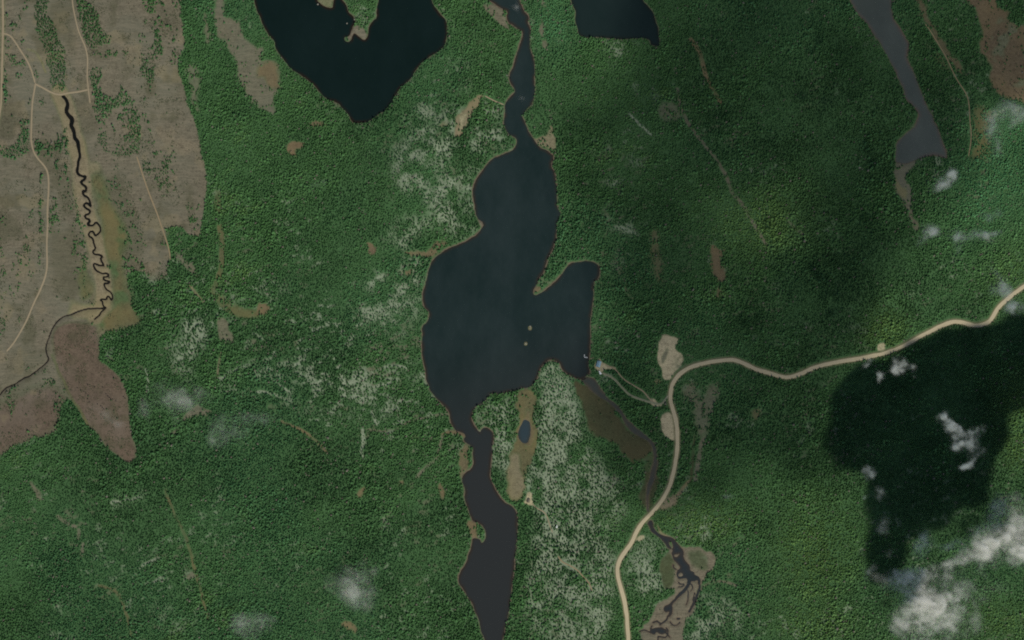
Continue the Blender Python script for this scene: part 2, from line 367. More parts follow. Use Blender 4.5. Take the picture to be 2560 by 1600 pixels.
bogz(T(3, 0, '1360 -60 1420 -60 1500 120 1600 300 1680 430 1780 560 1820 650 1800 700 1700 600 1600 420 1480 200'), .75, .12, 5)
bogz(T(1, 1, '0 1350 100 1350 130 1400 60 1470 -30 1480') , .9, .05, 5)
bogz(T(0, 1, '2000 1220 2150 1330 2290 1390 2419 1420 2419 1500 2200 1480 2050 1350'), .7, .35, 8, 'olive')
bogz(T(2, 0, '1330 1000 1560 1000 1600 1130 1400 1140'), .6, .5, 12, 'brown')
for q in (T(2, 0, '280 390 340 380 350 450 290 460'), T(2, 0, '250 20 300 20 310 80 260 70'), T(2, 0, '250 220 300 220 320 330 270 350'), T(1, 3, '1720 20 1770 40 1790 150 1740 180'), T(1, 3, '940 150 1010 80 1020 140 970 210'), T(1, 3, '1330 40 1400 20 1400 60 1340 80'), T(0, 3, '1780 900 1850 900 1860 960 1790 970'), T(0, 2, '1830 840 2000 850 1990 920 1880 930 1720 990 1700 950'), T(0, 2, '1590 1080 1670 1050 1660 1090 1600 1110'),
          T(0, 2, '2040 -20 2130 0 2140 120 2210 160 2200 240 2090 240 2060 120'), T(0, 3, '270 30 320 40 400 170 370 200'), T(1, 3, '760 1340 900 1370 960 1460 860 1440'), T(0, 1, '1640 860 1700 880 1790 980 1890 1100 1850 1110 1720 980')):
    bogz(q, .8, .12, 4, 'brown' if q[0][0] > 1280 or q[0][0] < 700 else 'bog')
# faint old trails and drains through the trees
for pts, w, k, keep in [(T(0, 3, '1560 110 1600 230 1660 370 1740 550 1800 720 1840 870 1880 1020 1930 1200 1960 1330'), 6, 'olive', .1),
                        (T(0, 3, '930 1000 1080 1050 1150 1150 1200 1300 1230 1500'), 6, 'olive', .12),
                        (T(0, 2, '2040 575 2130 535 2230 480 2340 440'), 6, 'lichen', .25),
                        (T(0, 2, '2080 690 2160 672 2240 668'), 4, 'lichen', .25),
                        (T(1, 2, '1080 505 1160 490 1240 440 1330 435 1420 465'), 6, 'lichen', .25),
                        (T(1, 2, '1085 655 1150 630 1260 600'), 6, 'lichen', .25),
                        (T(1, 2, '0 700 80 690 170 720 270 760'), 5, 'lichen', .25),
                        (T(1, 2, '130 560 220 620 300 700'), 5, 'lichen', .25),
                        (T(1, 2, '60 190 20 160 -40 140'), 5, 'lichen', .25),
                        (T(1, 2, '80 380 150 370 170 320'), 5, 'lichen', .25),
                        (T(1, 2, '1080 880 1105 950 1130 1000'), 5, 'lichen', .25),
                        (T(0, 3, '1050 230 1180 200 1310 170'), 6, 'lichen', .25),
                        (T(0, 3, '1340 820 1420 780 1500 740'), 5, 'lichen', .25),
                        (T(0, 3, '1430 980 1500 930'), 5, 'lichen', .25),
                        (T(0, 3, '740 480 730 560'), 6, 'brown', .2), (T(0, 3, '775 610 770 720'), 6, 'brown', .2), (T(0, 3, '540 350 640 430 710 450'), 7, 'brown', .3),
                        (T(1, 2, '240 970 380 1030 470 1080 560 1150 620 1220 660 1270'), 5, 'bog', .2),
                        (T(1, 2, '1930 870 1540 930 1370 1000 1290 1060 1060 1060'), 4, 'brown', .3),
                        (T(1, 2, '1860 1040 1745 1090 1740 1200 1690 1320 1600 1400 1520 1490'), 7, 'brown', .15),
                        (T(0, 1, '2070 640 2090 820 2090 1000 2070 1130 2000 1250'), 13, 'olive', .12), (T(0, 1, '2050 320 2050 480'), 14, 'olive', .3),
                        (T(2, 0, '1680 380 1760 480 1790 600 1830 750 1960 980'), 9, 'bog', .35),
                        (T(2, 0, '1550 850 1600 1100 1750 1330 1900 1480') + T(2, 1, '1950 50 2030 200 2060 330 2150 420 2250 580 2400 830'), 7, 'brown', .35),
                        (T(2, 0, '1780 1300 1860 1240 1960 1190'), 6, 'brown', .4), (T(2, 2, '1930 620 1880 820 1830 1050 1760 1250 1730 1512'), 9, 'brown', .2), (T(2, 2, '1720 1100 1700 1300 1690 1512'), 6, 'marsh', .2),
                        (T(2, 3, '1780 1040 1850 980 1960 960 2040 970 2110 1010'), 5, 'brown', .2), (T(3, 1, '180 590 250 650 330 720'), 6, 'brown', .35), (T(0, 2, '1740 0 1830 170'), 4, 'lichen', .2),
                        (T(0, 2, '2040 560 2060 420 2080 320'), 3, 'tan', .3), (T(0, 2, '1380 480 1390 560 1380 680'), 5, 'lichen', .3), (T(0, 1, '1780 1190 1840 1270 1910 1350'), 5, 'tan', .3),
                        (T(0, 2, '490 330 560 500 650 700 760 880 830 1000'), 3, 'olive', .1), (T(1, 2, '990 1060 1000 1180 980 1260 1000 1310'), 7, 'lichen', .2),
                        (T(0, 0, '260 480 330 500 390 580 430 680'), 3, 'tan', .1), (T(2, 0, '1100 1090 1180 1180 1290 1290'), 5, 'lichen', .4), (T(2, 1, '1010 640 1090 680 1190 720'), 6, 'lichen', .4)]:
    s = strip(pts, w, 3) * (.55 + .45 * sstep(.35, .6, fbm(GX, GY, 30, 91, 2)))
    put(k, s * .85); dens = dens * (1 - s * (1 - keep))
# lichen woodland
lichen_n = fbm(GX, GY, 30, 101, 4, .65)
for poly, k in [(T(1, 0, '1330 1400 1500 1200 1700 1180 1850 1300 1850 1512') + T(1, 1, '1950 150 1950 330 1500 320 1300 280 1280 100 1300 0'), .9), (T(1, 0, '1500 1000 1700 980 1980 1030 1960 1120 1880 1300 1700 1200 1480 1220 1400 1180'), .62), (T(1, 0, '2120 900 2340 1020 2330 1180 2380 1280 2250 1440 2050 1512 1900 1512 1880 1330 2000 1250'), .55),
                (T(1, 1, '1300 650 1400 560 1680 560 1660 640 1450 700 1400 830 1300 800'), .95), (T(1, 1, '1150 780 1250 680 1350 800 1220 840'), .7),
                (T(1, 1, '900 1330 1560 1310 1580 1400 1500 1512') + T(1, 2, '1100 60 900 40'), .8), (T(1, 2, '1110 60 1440 40 1440 120 1300 215 1150 205'), .75),
                (T(1, 2, '660 330 800 330 1000 420 1450 410 1450 490 1000 530 550 460'), .65), (T(1, 2, '0 600 450 600 480 740 300 760 0 720'), .65),
                (T(1, 2, '0 380 560 430 1000 500 1550 540 1600 700 1500 900 1100 960 500 900 0 800'), .60), (T(1, 1, '1500 -20 2100 -40 2040 230 2060 560 2130 620 1960 760 1700 600 1500 340'), .72), (T(1, 1, '1100 900 1640 900 1600 1250 1550 1320 1000 1330'), .5),
                (T(2, 2, '230 640 320 420 440 400 560 600 640 850 720 1050 750 1300 950 1420 1020 1512') + T(2, 3, '1030 0 1050 350 880 500 960 700 940 900 980 1200 880 1560 150 1560 180 800 250 300 110 100 110 0') + T(2, 2, '100 1300 220 1200'), 1.0),
                (T(2, 3, '1080 720 1250 560 1400 640 1430 720 1380 900 1450 1080 1200 1120 1080 950'), .95), (T(2, 3, '1680 1150 2000 1100 2200 1300 2200 1560 1650 1560 1660 1300'), .7),
                (T(2, 3, '1400 500 1600 300 1850 300 2000 450 1900 600 1560 580'), .5), (T(0, 2, '1690 -40 1950 -20 1970 200 1850 330 1800 600 1650 480 1580 200'), .8),
                (T(1, 2, '2050 860 2350 750 2440 800 2440 1512 2250 1400 2260 1100'), .9), (T(1, 2, '1860 1150 2040 1180 2040 1300 1900 1350'), .6),
                (T(2, 0, '840 420 1100 400 1200 450 1130 600 850 560'), .6), (T(2, 0, '1080 720 1330 900 1300 980 1180 850'), .6), (T(2, 0, '700 1370 900 1400 850 1450 720 1440'), .6), (T(2, 0, '1150 1280 1290 1280 1330 1400 1200 1380'), .5),
                (T(2, 1, '840 550 900 520 1200 660 1180 740 1000 650'), .65), (T(2, 1, '970 880 1025 900 1040 1110 965 1060'), .8), (T(2, 1, '860 150 980 180 980 270 880 260'), .5), (T(2, 1, '1040 0 1180 0 1150 90 1060 90'), .5), (T(2, 1, '860 460 1060 440 1100 480 900 500'), .4),
                (T(0, 2, '2040 570 2230 480 2419 400 2419 680 2100 690'), .6), (T(0, 3, '1000 230 1330 150 1340 190 1120 250'), .7), (T(0, 3, '1400 1150 1750 1300 1950 1400 1600 1560'), .6),
                (T(1, 0, '1750 700 1950 570 1990 620 1850 720'), .6), (T(1, 0, '1990 780 2060 860 2020 880 1890 840'), .5), (T(1, 2, '960 1080 1140 1180 1130 1330 1000 1330'), .55), (T(1, 3, '1165 370 1200 370 1225 460 1190 460'), .8), (T(1, 3, '1810 330 1870 330 1860 410 1810 400'), .6),
                (T(1, 0, '880 40 960 0 1140 0 1100 160 1050 250 960 200'), .5), (T(0, 1, '1680 1420 1780 1420 1790 1512 1700 1512'), .7), (T(0, 1, '1370 1120 1570 1120 1550 1200 1420 1200'), .5), (T(0, 1, '2060 1220 2200 1230 2250 1330 2120 1350'), .6), (T(1, 1, '0 1180 240 1160 230 1300 80 1330'), .5),
                (T(1, 2, '1350 1120 1420 1140 1530 1200 1500 1230 1400 1170'), .6), (T(3, 1, '1330 1200 1400 1220 1390 1300 1340 1310'), .9), (T(2, 2, '330 440 420 400 430 470 360 560'), .5), (T(1, 2, '0 880 60 900 50 700 0 650'), .3), (T(0, 2, '1640 180 1720 180 1690 260 1640 300'), .4),
                (T(3, 2, '700 90 900 80 900 170 760 190'), .4), (T(3, 1, '640 1200 800 1230 780 1400 700 1350'), .35)]:
    z = zone(poly, 22)
    n = lichen_n
    w = z * sstep(.62 - .40 * k, .98 - .40 * k, n)
    put('lichen', w * .74)
    dens = dens * (1 - w * .40)
# marshes, wet meadows
bogz(T(2, 2, '580 560 700 620 850 740 960 800 1000 880 1060 960 1130 1060 1250 1110 1320 1180 1330 1270 1230 1370 1120 1330 950 1150 760 1080 700 930 630 720'), 1.0, .015, 5, 'marsh')
bogz(T(2, 3, '1200 -60 1400 -60 1350 200 1290 310 1210 250'), .9, .08, 6, 'marsh')
bogz(T(2, 2, '1290 1280 1400 1280 1390 1512 1220 1512'), .6, .15, 6, 'marsh')
bogz(T(2, 2, '80 640 190 640 220 900 230 1150 200 1300 110 1512') + T(2, 3, '110 130 50 170 -20 180 -70 150 -70 0') + T(2, 2, '-40 1350 20 1200 30 1050 50 900 60 750'), 1.0, .03, 4, 'olive')
bogz(T(2, 2, '0 1260 90 1280 110 1512') + T(2, 3, '110 110 50 165 -20 175 -60 140 -60 0') + T(2, 2, '-50 1400'), .85, .02, 6, 'tan')
bogz(T(2, 2, '110 840 190 870 210 1100 180 1200 90 1190'), .8, .02, 5, 'bog')
bogz(W('500 390 620 380 720 440 870 490 890 580 850 660 770 720 760 790 730 830 700 920 660 1030 610 1150 560 1230 520 1320 510 1420 540 1560 0 1560 0 1400 120 1270 170 1160 300 1080 400 1000 430 930 330 920 270 880 220 760 230 650 270 520 330 460 350 430'), 1.0, .01, 2, 'brown')
bogz(W('270 520 340 470 380 560 390 700 370 860 330 920 270 880 220 760 230 650'), .75, .01, 5, 'marsh')
bogz(W('540 430 700 450 800 600 740 690 620 640 560 560'), .5, .01, 8, 'marsh')
bogz(W('160 110 200 190 260 240 420 310 400 330 270 270 200 230'), .9, .02, 3, 'tan')
bogz(T(2, 3, '1380 260 1430 270 1530 240 1550 150 1700 60 1690 20 1520 120 1440 200'), .9, .05, 4, 'tan')
bogz(T(3, 1, '1190 -20 1200 200 1220 380 1290 470 1330 560 1375 690 1400 640 1350 480 1320 300 1330 100 1400 -10'), .9, .04, 4, 'brown')
bogz(T(3, 1, '1200 120 1250 200 1290 380 1230 370 1205 250'), .7, .04, 4, 'tan')
bogz(T(1, 0, '2060 910 2130 890 2180 920 2100 990 2000 1180 1950 1290 1890 1300 1850 1240 1900 1150 1980 1020'), .95, .05, 3, 'tan')
bogz(T(1, 0, '1910 1200 1960 1080 2000 1060 1970 1180 1930 1230'), .75, .02, 4, 'sand')
bogz(T(3, 0, '1560 480 1640 560 1700 700 1640 680 1560 560'), .6, .5, 8, 'olive')
bogz(T(3, 0, '1910 960 2120 1080 2080 1300 2100 1512 1920 1512 1940 1250'), .7, .55, 12, 'olive')
bogz(T(1, 0, '2140 70 2200 30 2330 90 2400 230 2419 290 2350 230 2250 140'), .9, .1, 3, 'brown')
bogz(T(2, 0, '220 1310 320 1290 360 1180 385 1290 400 1460 350 1430 250 1380'), .8, .12, 4, 'tan')
bogz(T(1, 0, '900 270 940 215 1060 270 1055 370 980 350 940 310 890 395 840 360'), 1.0, .03, 2, 'brown')
bogz(T(1, 0, '570 -40 730 -40 720 60 655 65 600 20'), .6, .2, 4, 'tan')
bogz(T(1, 2, '1870 1030 1960 1070 1990 1105 1955 1130 1880 1080 1770 1070 1730 1100 1730 1060'), .9, .06, 3, 'bog')
bogz(T(1, 2, '1960 1170 2040 1190 2000 1280 1990 1400 1940 1512 1930 1400 1900 1280'), .8, .15, 4, 'bog')
bogz(T(1, 3, '2000 410 2100 400 2100 460 2110 540 2040 545 2030 450'), .9, .05, 3, 'bog')
bogz(T(2, 1, '195 1250 230 1200 300 1200 260 1270 210 1288'), .9, .02, 2, 'bog')
bogz(T(1, 1, '2085 550 2165 600 2130 660 2100 600'), .9, .03, 2, 'brown')
# shore rim
rim_n = sstep(.36, .62, .5 * fbm(GX, GY, 70, 121, 3) + .5 * fbm(GX, GY, 16, 122, 3))
rim = (1 - sstep(1.0, 4.5, shore_d)) * (shore_d > 0) * (.35 + .65 * rim_n)
rim_main = (1 - sstep(1.5, 4.5, -np.maximum.reduce([s_main, s_long]))) * (np.maximum(s_main, s_long) < 0)
shore = np.maximum(rim * .55, rim_main * (.45 + .55 * rim_n))
creek_rim = (1 - sstep(2, 8, -np.maximum(s_creek, s_creekw))) * (s_creek < 0)
shore = shore * (1 - creek_rim)
shore = np.where(shore_d <= 0, 1.0, shore)
dens = dens * sstep(1.0, 3.0, shore_d) * (1 - rim_main * (.3 + .7 * rim_n) * .95)
dens = dens * (1 - creek_rim * .9)
# sand: pit, lay-by, cabin yards
PIT = T(2, 2, '1440 150 1550 180 1555 220 1530 260 1545 310 1600 335 1605 400 1590 440 1530 500 1500 560 1470 580 1420 560 1410 470 1380 420 1365 340 1375 230 1410 170')
LAYBY = T(2, 2, '1400 910 1470 870 1530 900 1560 1000 1556 1150 1500 1140 1440 1100 1410 1030')
YARD = T(2, 2, '830 360 850 390 910 430 970 440 975 462 880 462 855 495 830 500 790 470 775 430 800 390')
YARD2 = T(2, 3, '150 105 190 130 190 190 210 220 200 245 150 235 105 215 130 190 135 140')
SPOT = T(2, 2, '1290 750 1350 745 1370 790 1420 805 1410 825 1300 800')
PULL = T(3, 2, '1015 265 1030 235 1100 225 1105 280 1085 310 1020 300')
LAND2 = T(2, 3, '1150 560 1240 520 1250 550 1200 590')
pit_s = sdf(PIT, 12); layby_s = sdf(LAYBY, 12); yard_s = sdf(YARD, 12); yard2_s = sdf(YARD2, 12)
for q, k in ((pit_s, 1), (layby_s, 1), (yard_s, .9), (yard2_s, .9), (sdf(SPOT, 12), .9), (sdf(PULL, 12), .8), (sdf(LAND2, 12), .8)):
    w = sstep(-1.5, 1.5, q) * k
    put('sand', w)
    dens = dens * (1 - sstep(-3, 0, q))
put('lichen', zone(T(3, 0, '1950 130 2270 230 2440 330 2440 900 2200 800 2060 560'), 12) * .38 * sstep(.50, .66, fbm(GX, GY, 34, 66, 4)))
put('brown', zone(T(2, 2, '1470 275 1472 350 1430 420 1408 400 1440 310'), 3) * .85)
put('brown', zone(T(2, 2, '1530 360 1600 340 1600 430 1530 490 1510 440'), 8) * .5 * sstep(.4, .6, fbm(GX, GY, 8, 77, 2)))
put('tan', zone(T(2, 2, '1330 560 1400 530 1410 570 1340 600'), 4) * .7)
islet = np.maximum(0, 1 - np.minimum(np.hypot(GX - 1325.5, GY - 818.5), np.hypot(GX - 1314.5, GY - 859)) / 7)
put('olive', sstep(0, .25, islet) * .8); shore = shore * (1 - sstep(0, .25, islet))
# speckle of little openings everywhere in the woods
sp = fbm(GX * .92 - GY * .38, (GX * .38 + GY * .92) * 1.9, 19, 131, 4, .6); big = fbm(GX, GY, 170, 132, 3)
midwest = np.exp(-((GX - 820) / 420) ** 2 - ((GY - 930) / 190) ** 2)
op = sstep(.61 - .04 * midwest, .74 - .04 * midwest, sp) * sstep(.40 - .1 * midwest, .60 - .1 * midwest, big) * (.6 + .4 * midwest) * (1 - np.maximum.reduce([Z['open'], marsh, olive, tan, red, bog, brown, sand]))
kindn = fbm(GX, GY, 90, 133, 2)
put('lichen', op * sstep(.48, .54, kindn) * .8); put('brown', op * (1 - sstep(.48, .54, kindn)) * .7)
dens = dens * (1 - op * .5)
dens = dens * (.80 + .20 * sstep(.25, .6, fbm(GX, GY, 28, 141, 3)))

# ------------------------------------------------------------------ roads
ROAD = [(2800, 600)] + T(3, 1, '2419 1190 2350 1240 2270 1300 2200 1360 2140 1430 2100 1512') + T(3, 2, '2060 40 1960 70 1880 50 1790 25 1720 25 1640 55 1530 110 1420 165 1310 230 1200 285 1100 320 980 345 840 375 700 395 540 425 400 465 290 520 200 550 130 550 60 530') + \
    T(2, 2, '2419 510 2300 480 2200 430 2100 390 2050 385 1950 395 1850 410 1750 430 1660 460 1580 510 1530 570 1500 630 1490 700 1490 760 1510 830 1540 920 1555 1000 1560 1100 1560 1200 1550 1300 1530 1420') + \
    T(2, 3, '1505 0 1480 80 1430 170 1380 240 1320 310 1250 380 1200 440 1160 520 1130 590 1080 660 1020 740 990 820 990 900 1010 980 1040 1080 1070 1200 1085 1320 1090 1400 1100 1512') + [(1580, 1900)]
ROADS = [  # name, label, category, points, width, material key
    ('gravel_road', 'wide pale gravel road curving through the forest past the sand pit', ROAD, 12.0, 'gravel'),
    ('gravel_road', 'straight sandy road along the western border of the brown cutover', [(8, -300)] + T(0, 0, '20 0 26 150 26 300 20 500 14 800 4 1100') + [(-40, 420), (-160, 700)], 7.0, 'track'),
    ('dirt_track', 'sandy track slanting from the border road to the fork', T(0, 0, '25 325 60 330 100 350 150 420 200 500 260 590 300 680 330 790'), 5.5, 'track'),
    ('dirt_track', 'long sandy track running south from the fork along the bushes', T(0, 0, '335 790 320 870 300 1000 295 1200 290 1330 310 1430 350 1500') + T(0, 1, '430 70 455 140 460 250 450 400 445 500 450 620 440 750 440 880 445 1020 420 1130 370 1250 310 1370 260 1500') + T(0, 2, '200 100 130 220 60 300'), 6.0, 'track'),
    ('dirt_track', 'sandy track crossing above the head of the winding creek', T(0, 0, '330 795 400 830 480 875 560 900 640 880 740 870 832 850'), 6.5, 'track'),
    ('dirt_track', 'sandy track climbing north beside a strip of spruce', T(0, 0, '850 980 835 860 820 740 825 620 825 540 800 440 740 320 710 200 690 100 675 0') + [(165, -200)], 4.8, 'track'),
    ('dirt_track', 'faint track down the eastern half of the cutover', T(0, 1, '1290 -30 1350 150 1400 300 1460 450 1500 560 1540 680 1590 830 1610 950'), 4.5, 'faint'),
    ('dirt_track', 'narrow track from the blue roofed cabin to the gravel road', T(2, 2, '900 442 960 450 1000 500 1050 560 1110 600 1180 640 1230 670 1260 700 1300 755 1340 780'), 4.2, 'track'),
    ('dirt_track', 'pale lane following a drawn map line, partly real track, below the cabin track', T(2, 2, '845 500 960 550 1030 630 1105 710 1180 740 1300 780 1415 808 1470 715'), 7.0, 'lane'),  # traced from a drawn map line; only part of it is real track
    ('dirt_track', 'thin sandy path leaving the small clearing by the narrow lake', T(2, 3, '185 225 230 270 300 300 330 350 350 420 380 500'), 3.6, 'track'),
    ('dirt_track', 'reddish path winding through the lichen woodland', T(2, 3, '430 720 470 780 540 810 610 850 660 910 720 970 750 1050'), 4.0, 'faint'),
    ('footpath', 'short sandy footpath from the sand strip to the lake shore', T(1, 0, '2160 910 2200 930 2260 960 2340 990'), 4.0, 'track'),
    ('footpath', 'short footpath from the dock to the cabin yard', T(2, 2, '722 372 740 368 772 358'), 2.2, 'track'),
    ('dirt_track', 'old trail east of the long grey lake', T(3, 0, '1480 230 1530 300 1620 450 1700 600 1770 760 1850 870 1890 960 1900 1150 1920 1300 1890 1480'), 3.2, 'faint'),
]
for nm, lb, pts, w, mk in ROADS:
    d = seg_dist(chaikin(pts, False, 2), False, 40, GX, GY)
    keep = sstep(w / 2 + .5, w / 2 + (5.0 if nm == 'gravel_road' else 3.0), d)
    dens = dens * keep
    if nm == 'gravel_road':
        put('tan', (1 - sstep(w / 2, w / 2 + 5, d)) * .55)
clump = sstep(.44, .66, fbm(GX, GY, 15, 151, 3, .6))
dens = np.clip(np.where((dens < .7) & (lichen < .3), dens * (.12 + 2.1 * clump), dens), 0, 1)

# ------------------------------------------------------------------ materials
def new_mat(name):
    m = bpy.data.materials.new(name); m.use_nodes = True
    return m, m.node_tree.nodes, m.node_tree.links, m.node_tree.nodes['Principled BSDF']

def noise_node(N, L, scale, detail=4, vec=None, rough=.55):
    n = N.new('ShaderNodeTexNoise'); n.inputs['Scale'].default_value = scale
    n.inputs['Detail'].default_value = detail; n.inputs['Roughness'].default_value = rough
    if vec is not None: L.new(vec, n.inputs['Vector'])
    return n

def mixc(N, L, fac, a, b, blend='MIX'):
    m = N.new('ShaderNodeMix'); m.data_type = 'RGBA'; m.blend_type = blend
    for sock, v in ((m.inputs[0], fac), (m.inputs[6], a), (m.inputs[7], b)):
        if hasattr(v, 'default_value') or hasattr(v, 'is_linked'): L.new(v, sock)
        elif isinstance(v, (int, float)): sock.default_value = v
        else: sock.default_value = (*v, 1)
    return m.outputs[2]

def ramp(N, L, fac, stops):
    r = N.new('ShaderNodeValToRGB')
    e = r.color_ramp.elements
    e[0].position, e[0].color = stops[0][0], (*stops[0][1], 1)
    e[1].position, e[1].color = stops[1][0], (*stops[1][1], 1)
    for p, c in stops[2:]:
        k = e.new(p); k.color = (*c, 1)
    L.new(fac, r.inputs[0])
    return r.outputs[0]

def scl(c, k): return tuple(v * k for v in c)
PAL = dict(floor=(.040, .090, .034), brown=(.112, .101, .069), red=(.100, .076, .053), sand=(.33, .288, .180), tan=(.168, .140, .090),
           lichen=(.212, .245, .172), bog=(.114, .086, .052), marsh=(.045, .050, .025), olive=(.090, .086, .043), shore=(.098, .076, .053))

def ground_material():
    m, N, L, B = new_mat('ground_cover')
    geo = N.new('ShaderNodeNewGeometry'); pos = geo.outputs['Position']
    fine = noise_node(N, L, .55, 3, pos, .7); mid = noise_node(N, L, .09, 4, pos, .6); broad = noise_node(N, L, .012, 3, pos)
    mp = N.new('ShaderNodeMapping'); mp.inputs['Scale'].default_value = (.035, .42, .05); mp.inputs['Rotation'].default_value = (0, 0, .06)
    wv = N.new('ShaderNodeVectorMath'); wv.operation = 'MULTIPLY_ADD'; wv.inputs[1].default_value = (40, 40, 0)
    L.new(broad.outputs['Color'], wv.inputs[0]); L.new(pos, wv.inputs[2]); L.new(wv.outputs[0], mp.inputs[0])
    rows = noise_node(N, L, 1.0, 2, mp.outputs[0], .6)
    speck = noise_node(N, L, .21, 4, pos, .75)
    def varied(c, lo, hi, hue=None):
        a = mixc(N, L, mid.outputs[0], scl(c, lo), scl(c, hi))
        a = mixc(N, L, .55, a, mixc(N, L, ramp(N, L, fine.outputs[0], [(.30, (0, 0, 0)), (.70, (1, 1, 1))]), scl(c, .50), scl(c, 1.5)))
        a = mixc(N, L, ramp(N, L, speck.outputs[0], [(.34, (.62, .62, .62)), (.50, (0, 0, 0))]), a, scl(c, .42))
        if hue: a = mixc(N, L, ramp(N, L, broad.outputs[0], [(.42, (0, 0, 0)), (.62, (.7, .7, .7))]), a, hue)
        return a
    col = varied(PAL['floor'], .6, 1.5)
    rgb = []
    for an in ('cover_a', 'cover_b', 'cover_c'):
        at = N.new('ShaderNodeAttribute'); at.attribute_name = an
        sp_ = N.new('ShaderNodeSeparateColor'); L.new(at.outputs['Color'], sp_.inputs[0])
        rgb += list(sp_.outputs[:3])
    br = varied(PAL['brown'], .55, 1.45, (.102, .103, .072))
    br = mixc(N, L, ramp(N, L, rows.outputs[0], [(.46, (0, 0, 0)), (.64, (.38, .38, .38))]), br, (.175, .152, .106))
    cols = [br, varied(PAL['red'], .62, 1.38, (.120, .100, .075)), varied(PAL['sand'], .9, 1.1), varied(PAL['tan'], .75, 1.25, (.165, .14, .07)), varied(PAL['lichen'], .55, 1.35),
            varied(PAL['bog'], .75, 1.25, (.155, .115, .06)), varied(PAL['marsh'], .7, 1.3, (.062, .056, .028)), varied(PAL['olive'], .7, 1.3, (.13, .105, .045)), varied(PAL['shore'], .75, 1.25)]
    for w, c in zip(rgb, cols): col = mixc(N, L, w, col, c)
    L.new(col, B.inputs['Base Color'])
    B.inputs['Roughness'].default_value = .95; B.inputs['Specular IOR Level'].default_value = .1
    bp = N.new('ShaderNodeBump'); bp.inputs['Strength'].default_value = .9; bp.inputs['Distance'].default_value = .5
    L.new(fine.outputs[0], bp.inputs['Height']); L.new(bp.outputs[0], B.inputs['Normal'])
    return m

def water_material(name, deep, alt, shallow, rough=.12):
    m, N, L, B = new_mat(name)
    geo = N.new('ShaderNodeNewGeometry'); pos = geo.outputs['Position']
    mp = N.new('ShaderNodeMapping'); mp.inputs['Scale'].default_value = (1, .55, 1); mp.inputs['Rotation'].default_value = (0, 0, .9); L.new(pos, mp.inputs[0])
    b = noise_node(N, L, .013, 6, mp.outputs[0], .68); f = noise_node(N, L, .45, 3, pos, .7)
    col = mixc(N, L, ramp(N, L, b.outputs[0], [(.36, (0, 0, 0)), (.68, (1, 1, 1))]), deep, alt)
    glint = N.new('ShaderNodeMath'); glint.operation = 'MULTIPLY'
    L.new(ramp(N, L, b.outputs[0], [(.45, (0, 0, 0)), (.62, (1, 1, 1))]), glint.inputs[0]); L.new(ramp(N, L, f.outputs[0], [(.60, (0, 0, 0)), (.80, (.4, .4, .4))]), glint.inputs[1])
    col = mixc(N, L, glint.outputs[0], col, scl(alt, 2.0))  # pale ripple glints painted into the base colour
    sl = N.new('ShaderNodeAttribute'); sl.attribute_name = 'silt'
    col = mixc(N, L, sl.outputs['Fac'], col, (.0200, .0225, .0225))
    at = N.new('ShaderNodeAttribute'); at.attribute_name = 'shallow'
    col = mixc(N, L, at.outputs['Fac'], col, shallow)
    L.new(col, B.inputs['Base Color'])
    B.inputs['Roughness'].default_value = rough; B.inputs['IOR'].default_value = 1.33; B.inputs['Specular IOR Level'].default_value = .22
    bp = N.new('ShaderNodeBump'); bp.inputs['Strength'].default_value = .25; bp.inputs['Distance'].default_value = .1
    L.new(f.outputs[0], bp.inputs['Height']); L.new(bp.outputs[0], B.inputs['Normal'])
    return m

def plain_material(name, c, c2=None, scale=1.0, rough=.85, metal=0.0, bump=0.0):
    m, N, L, B = new_mat(name)
    tc = N.new('ShaderNodeNewGeometry')
    n = noise_node(N, L, scale, 4, tc.outputs['Position'], .65)
    L.new(mixc(N, L, ramp(N, L, n.outputs[0], [(.3, (0, 0, 0)), (.7, (1, 1, 1))]), c, c2 or scl(c, .7)), B.inputs['Base Color'])
    B.inputs['Roughness'].default_value = rough; B.inputs['Metallic'].default_value = metal; B.inputs['Specular IOR Level'].default_value = .2
    if bump:
        bp = N.new('ShaderNodeBump'); bp.inputs['Strength'].default_value = bump; bp.inputs['Distance'].default_value = .2
        L.new(n.outputs[0], bp.inputs['Height']); L.new(bp.outputs[0], B.inputs['Normal'])
    return m

def road_material(name, c, edge, rut):
    """attribute 'across' runs 0 at the crown of the road to 1 at its verge"""
    m, N, L, B = new_mat(name)
    geo = N.new('ShaderNodeNewGeometry'); pos = geo.outputs['Position']
    n = noise_node(N, L, .25, 4, pos, .65); f = noise_node(N, L, 1.2, 2, pos)
    at = N.new('ShaderNodeAttribute'); at.attribute_name = 'across'
    col = mixc(N, L, n.outputs[0], scl(c, .86), scl(c, 1.14))
    col = mixc(N, L, ramp(N, L, at.outputs['Fac'], [(.0, (.6, .6, .6)), (.18, (.25, .25, .25)), (.38, (.0, .0, .0)), (.60, (.4, .4, .4)), (.75, (.1, .1, .1))]), col, rut)
    ad = N.new('ShaderNodeMath'); ad.operation = 'ADD'; mu = N.new('ShaderNodeMath'); mu.operation = 'MULTIPLY'; mu.inputs[1].default_value = .35
    L.new(n.outputs[0], mu.inputs[0]); L.new(at.outputs['Fac'], ad.inputs[0]); L.new(mu.outputs[0], ad.inputs[1])
    col = mixc(N, L, ramp(N, L, ad.outputs[0], [(.86, (0, 0, 0)), (1.0, (1, 1, 1))]), col, edge)
    col = mixc(N, L, .2, col, mixc(N, L, f.outputs[0], scl(c, .5), scl(c, 1.5)))
    L.new(col, B.inputs['Base Color']); B.inputs['Roughness'].default_value = .95; B.inputs['Specular IOR Level'].default_value = .1
    return m

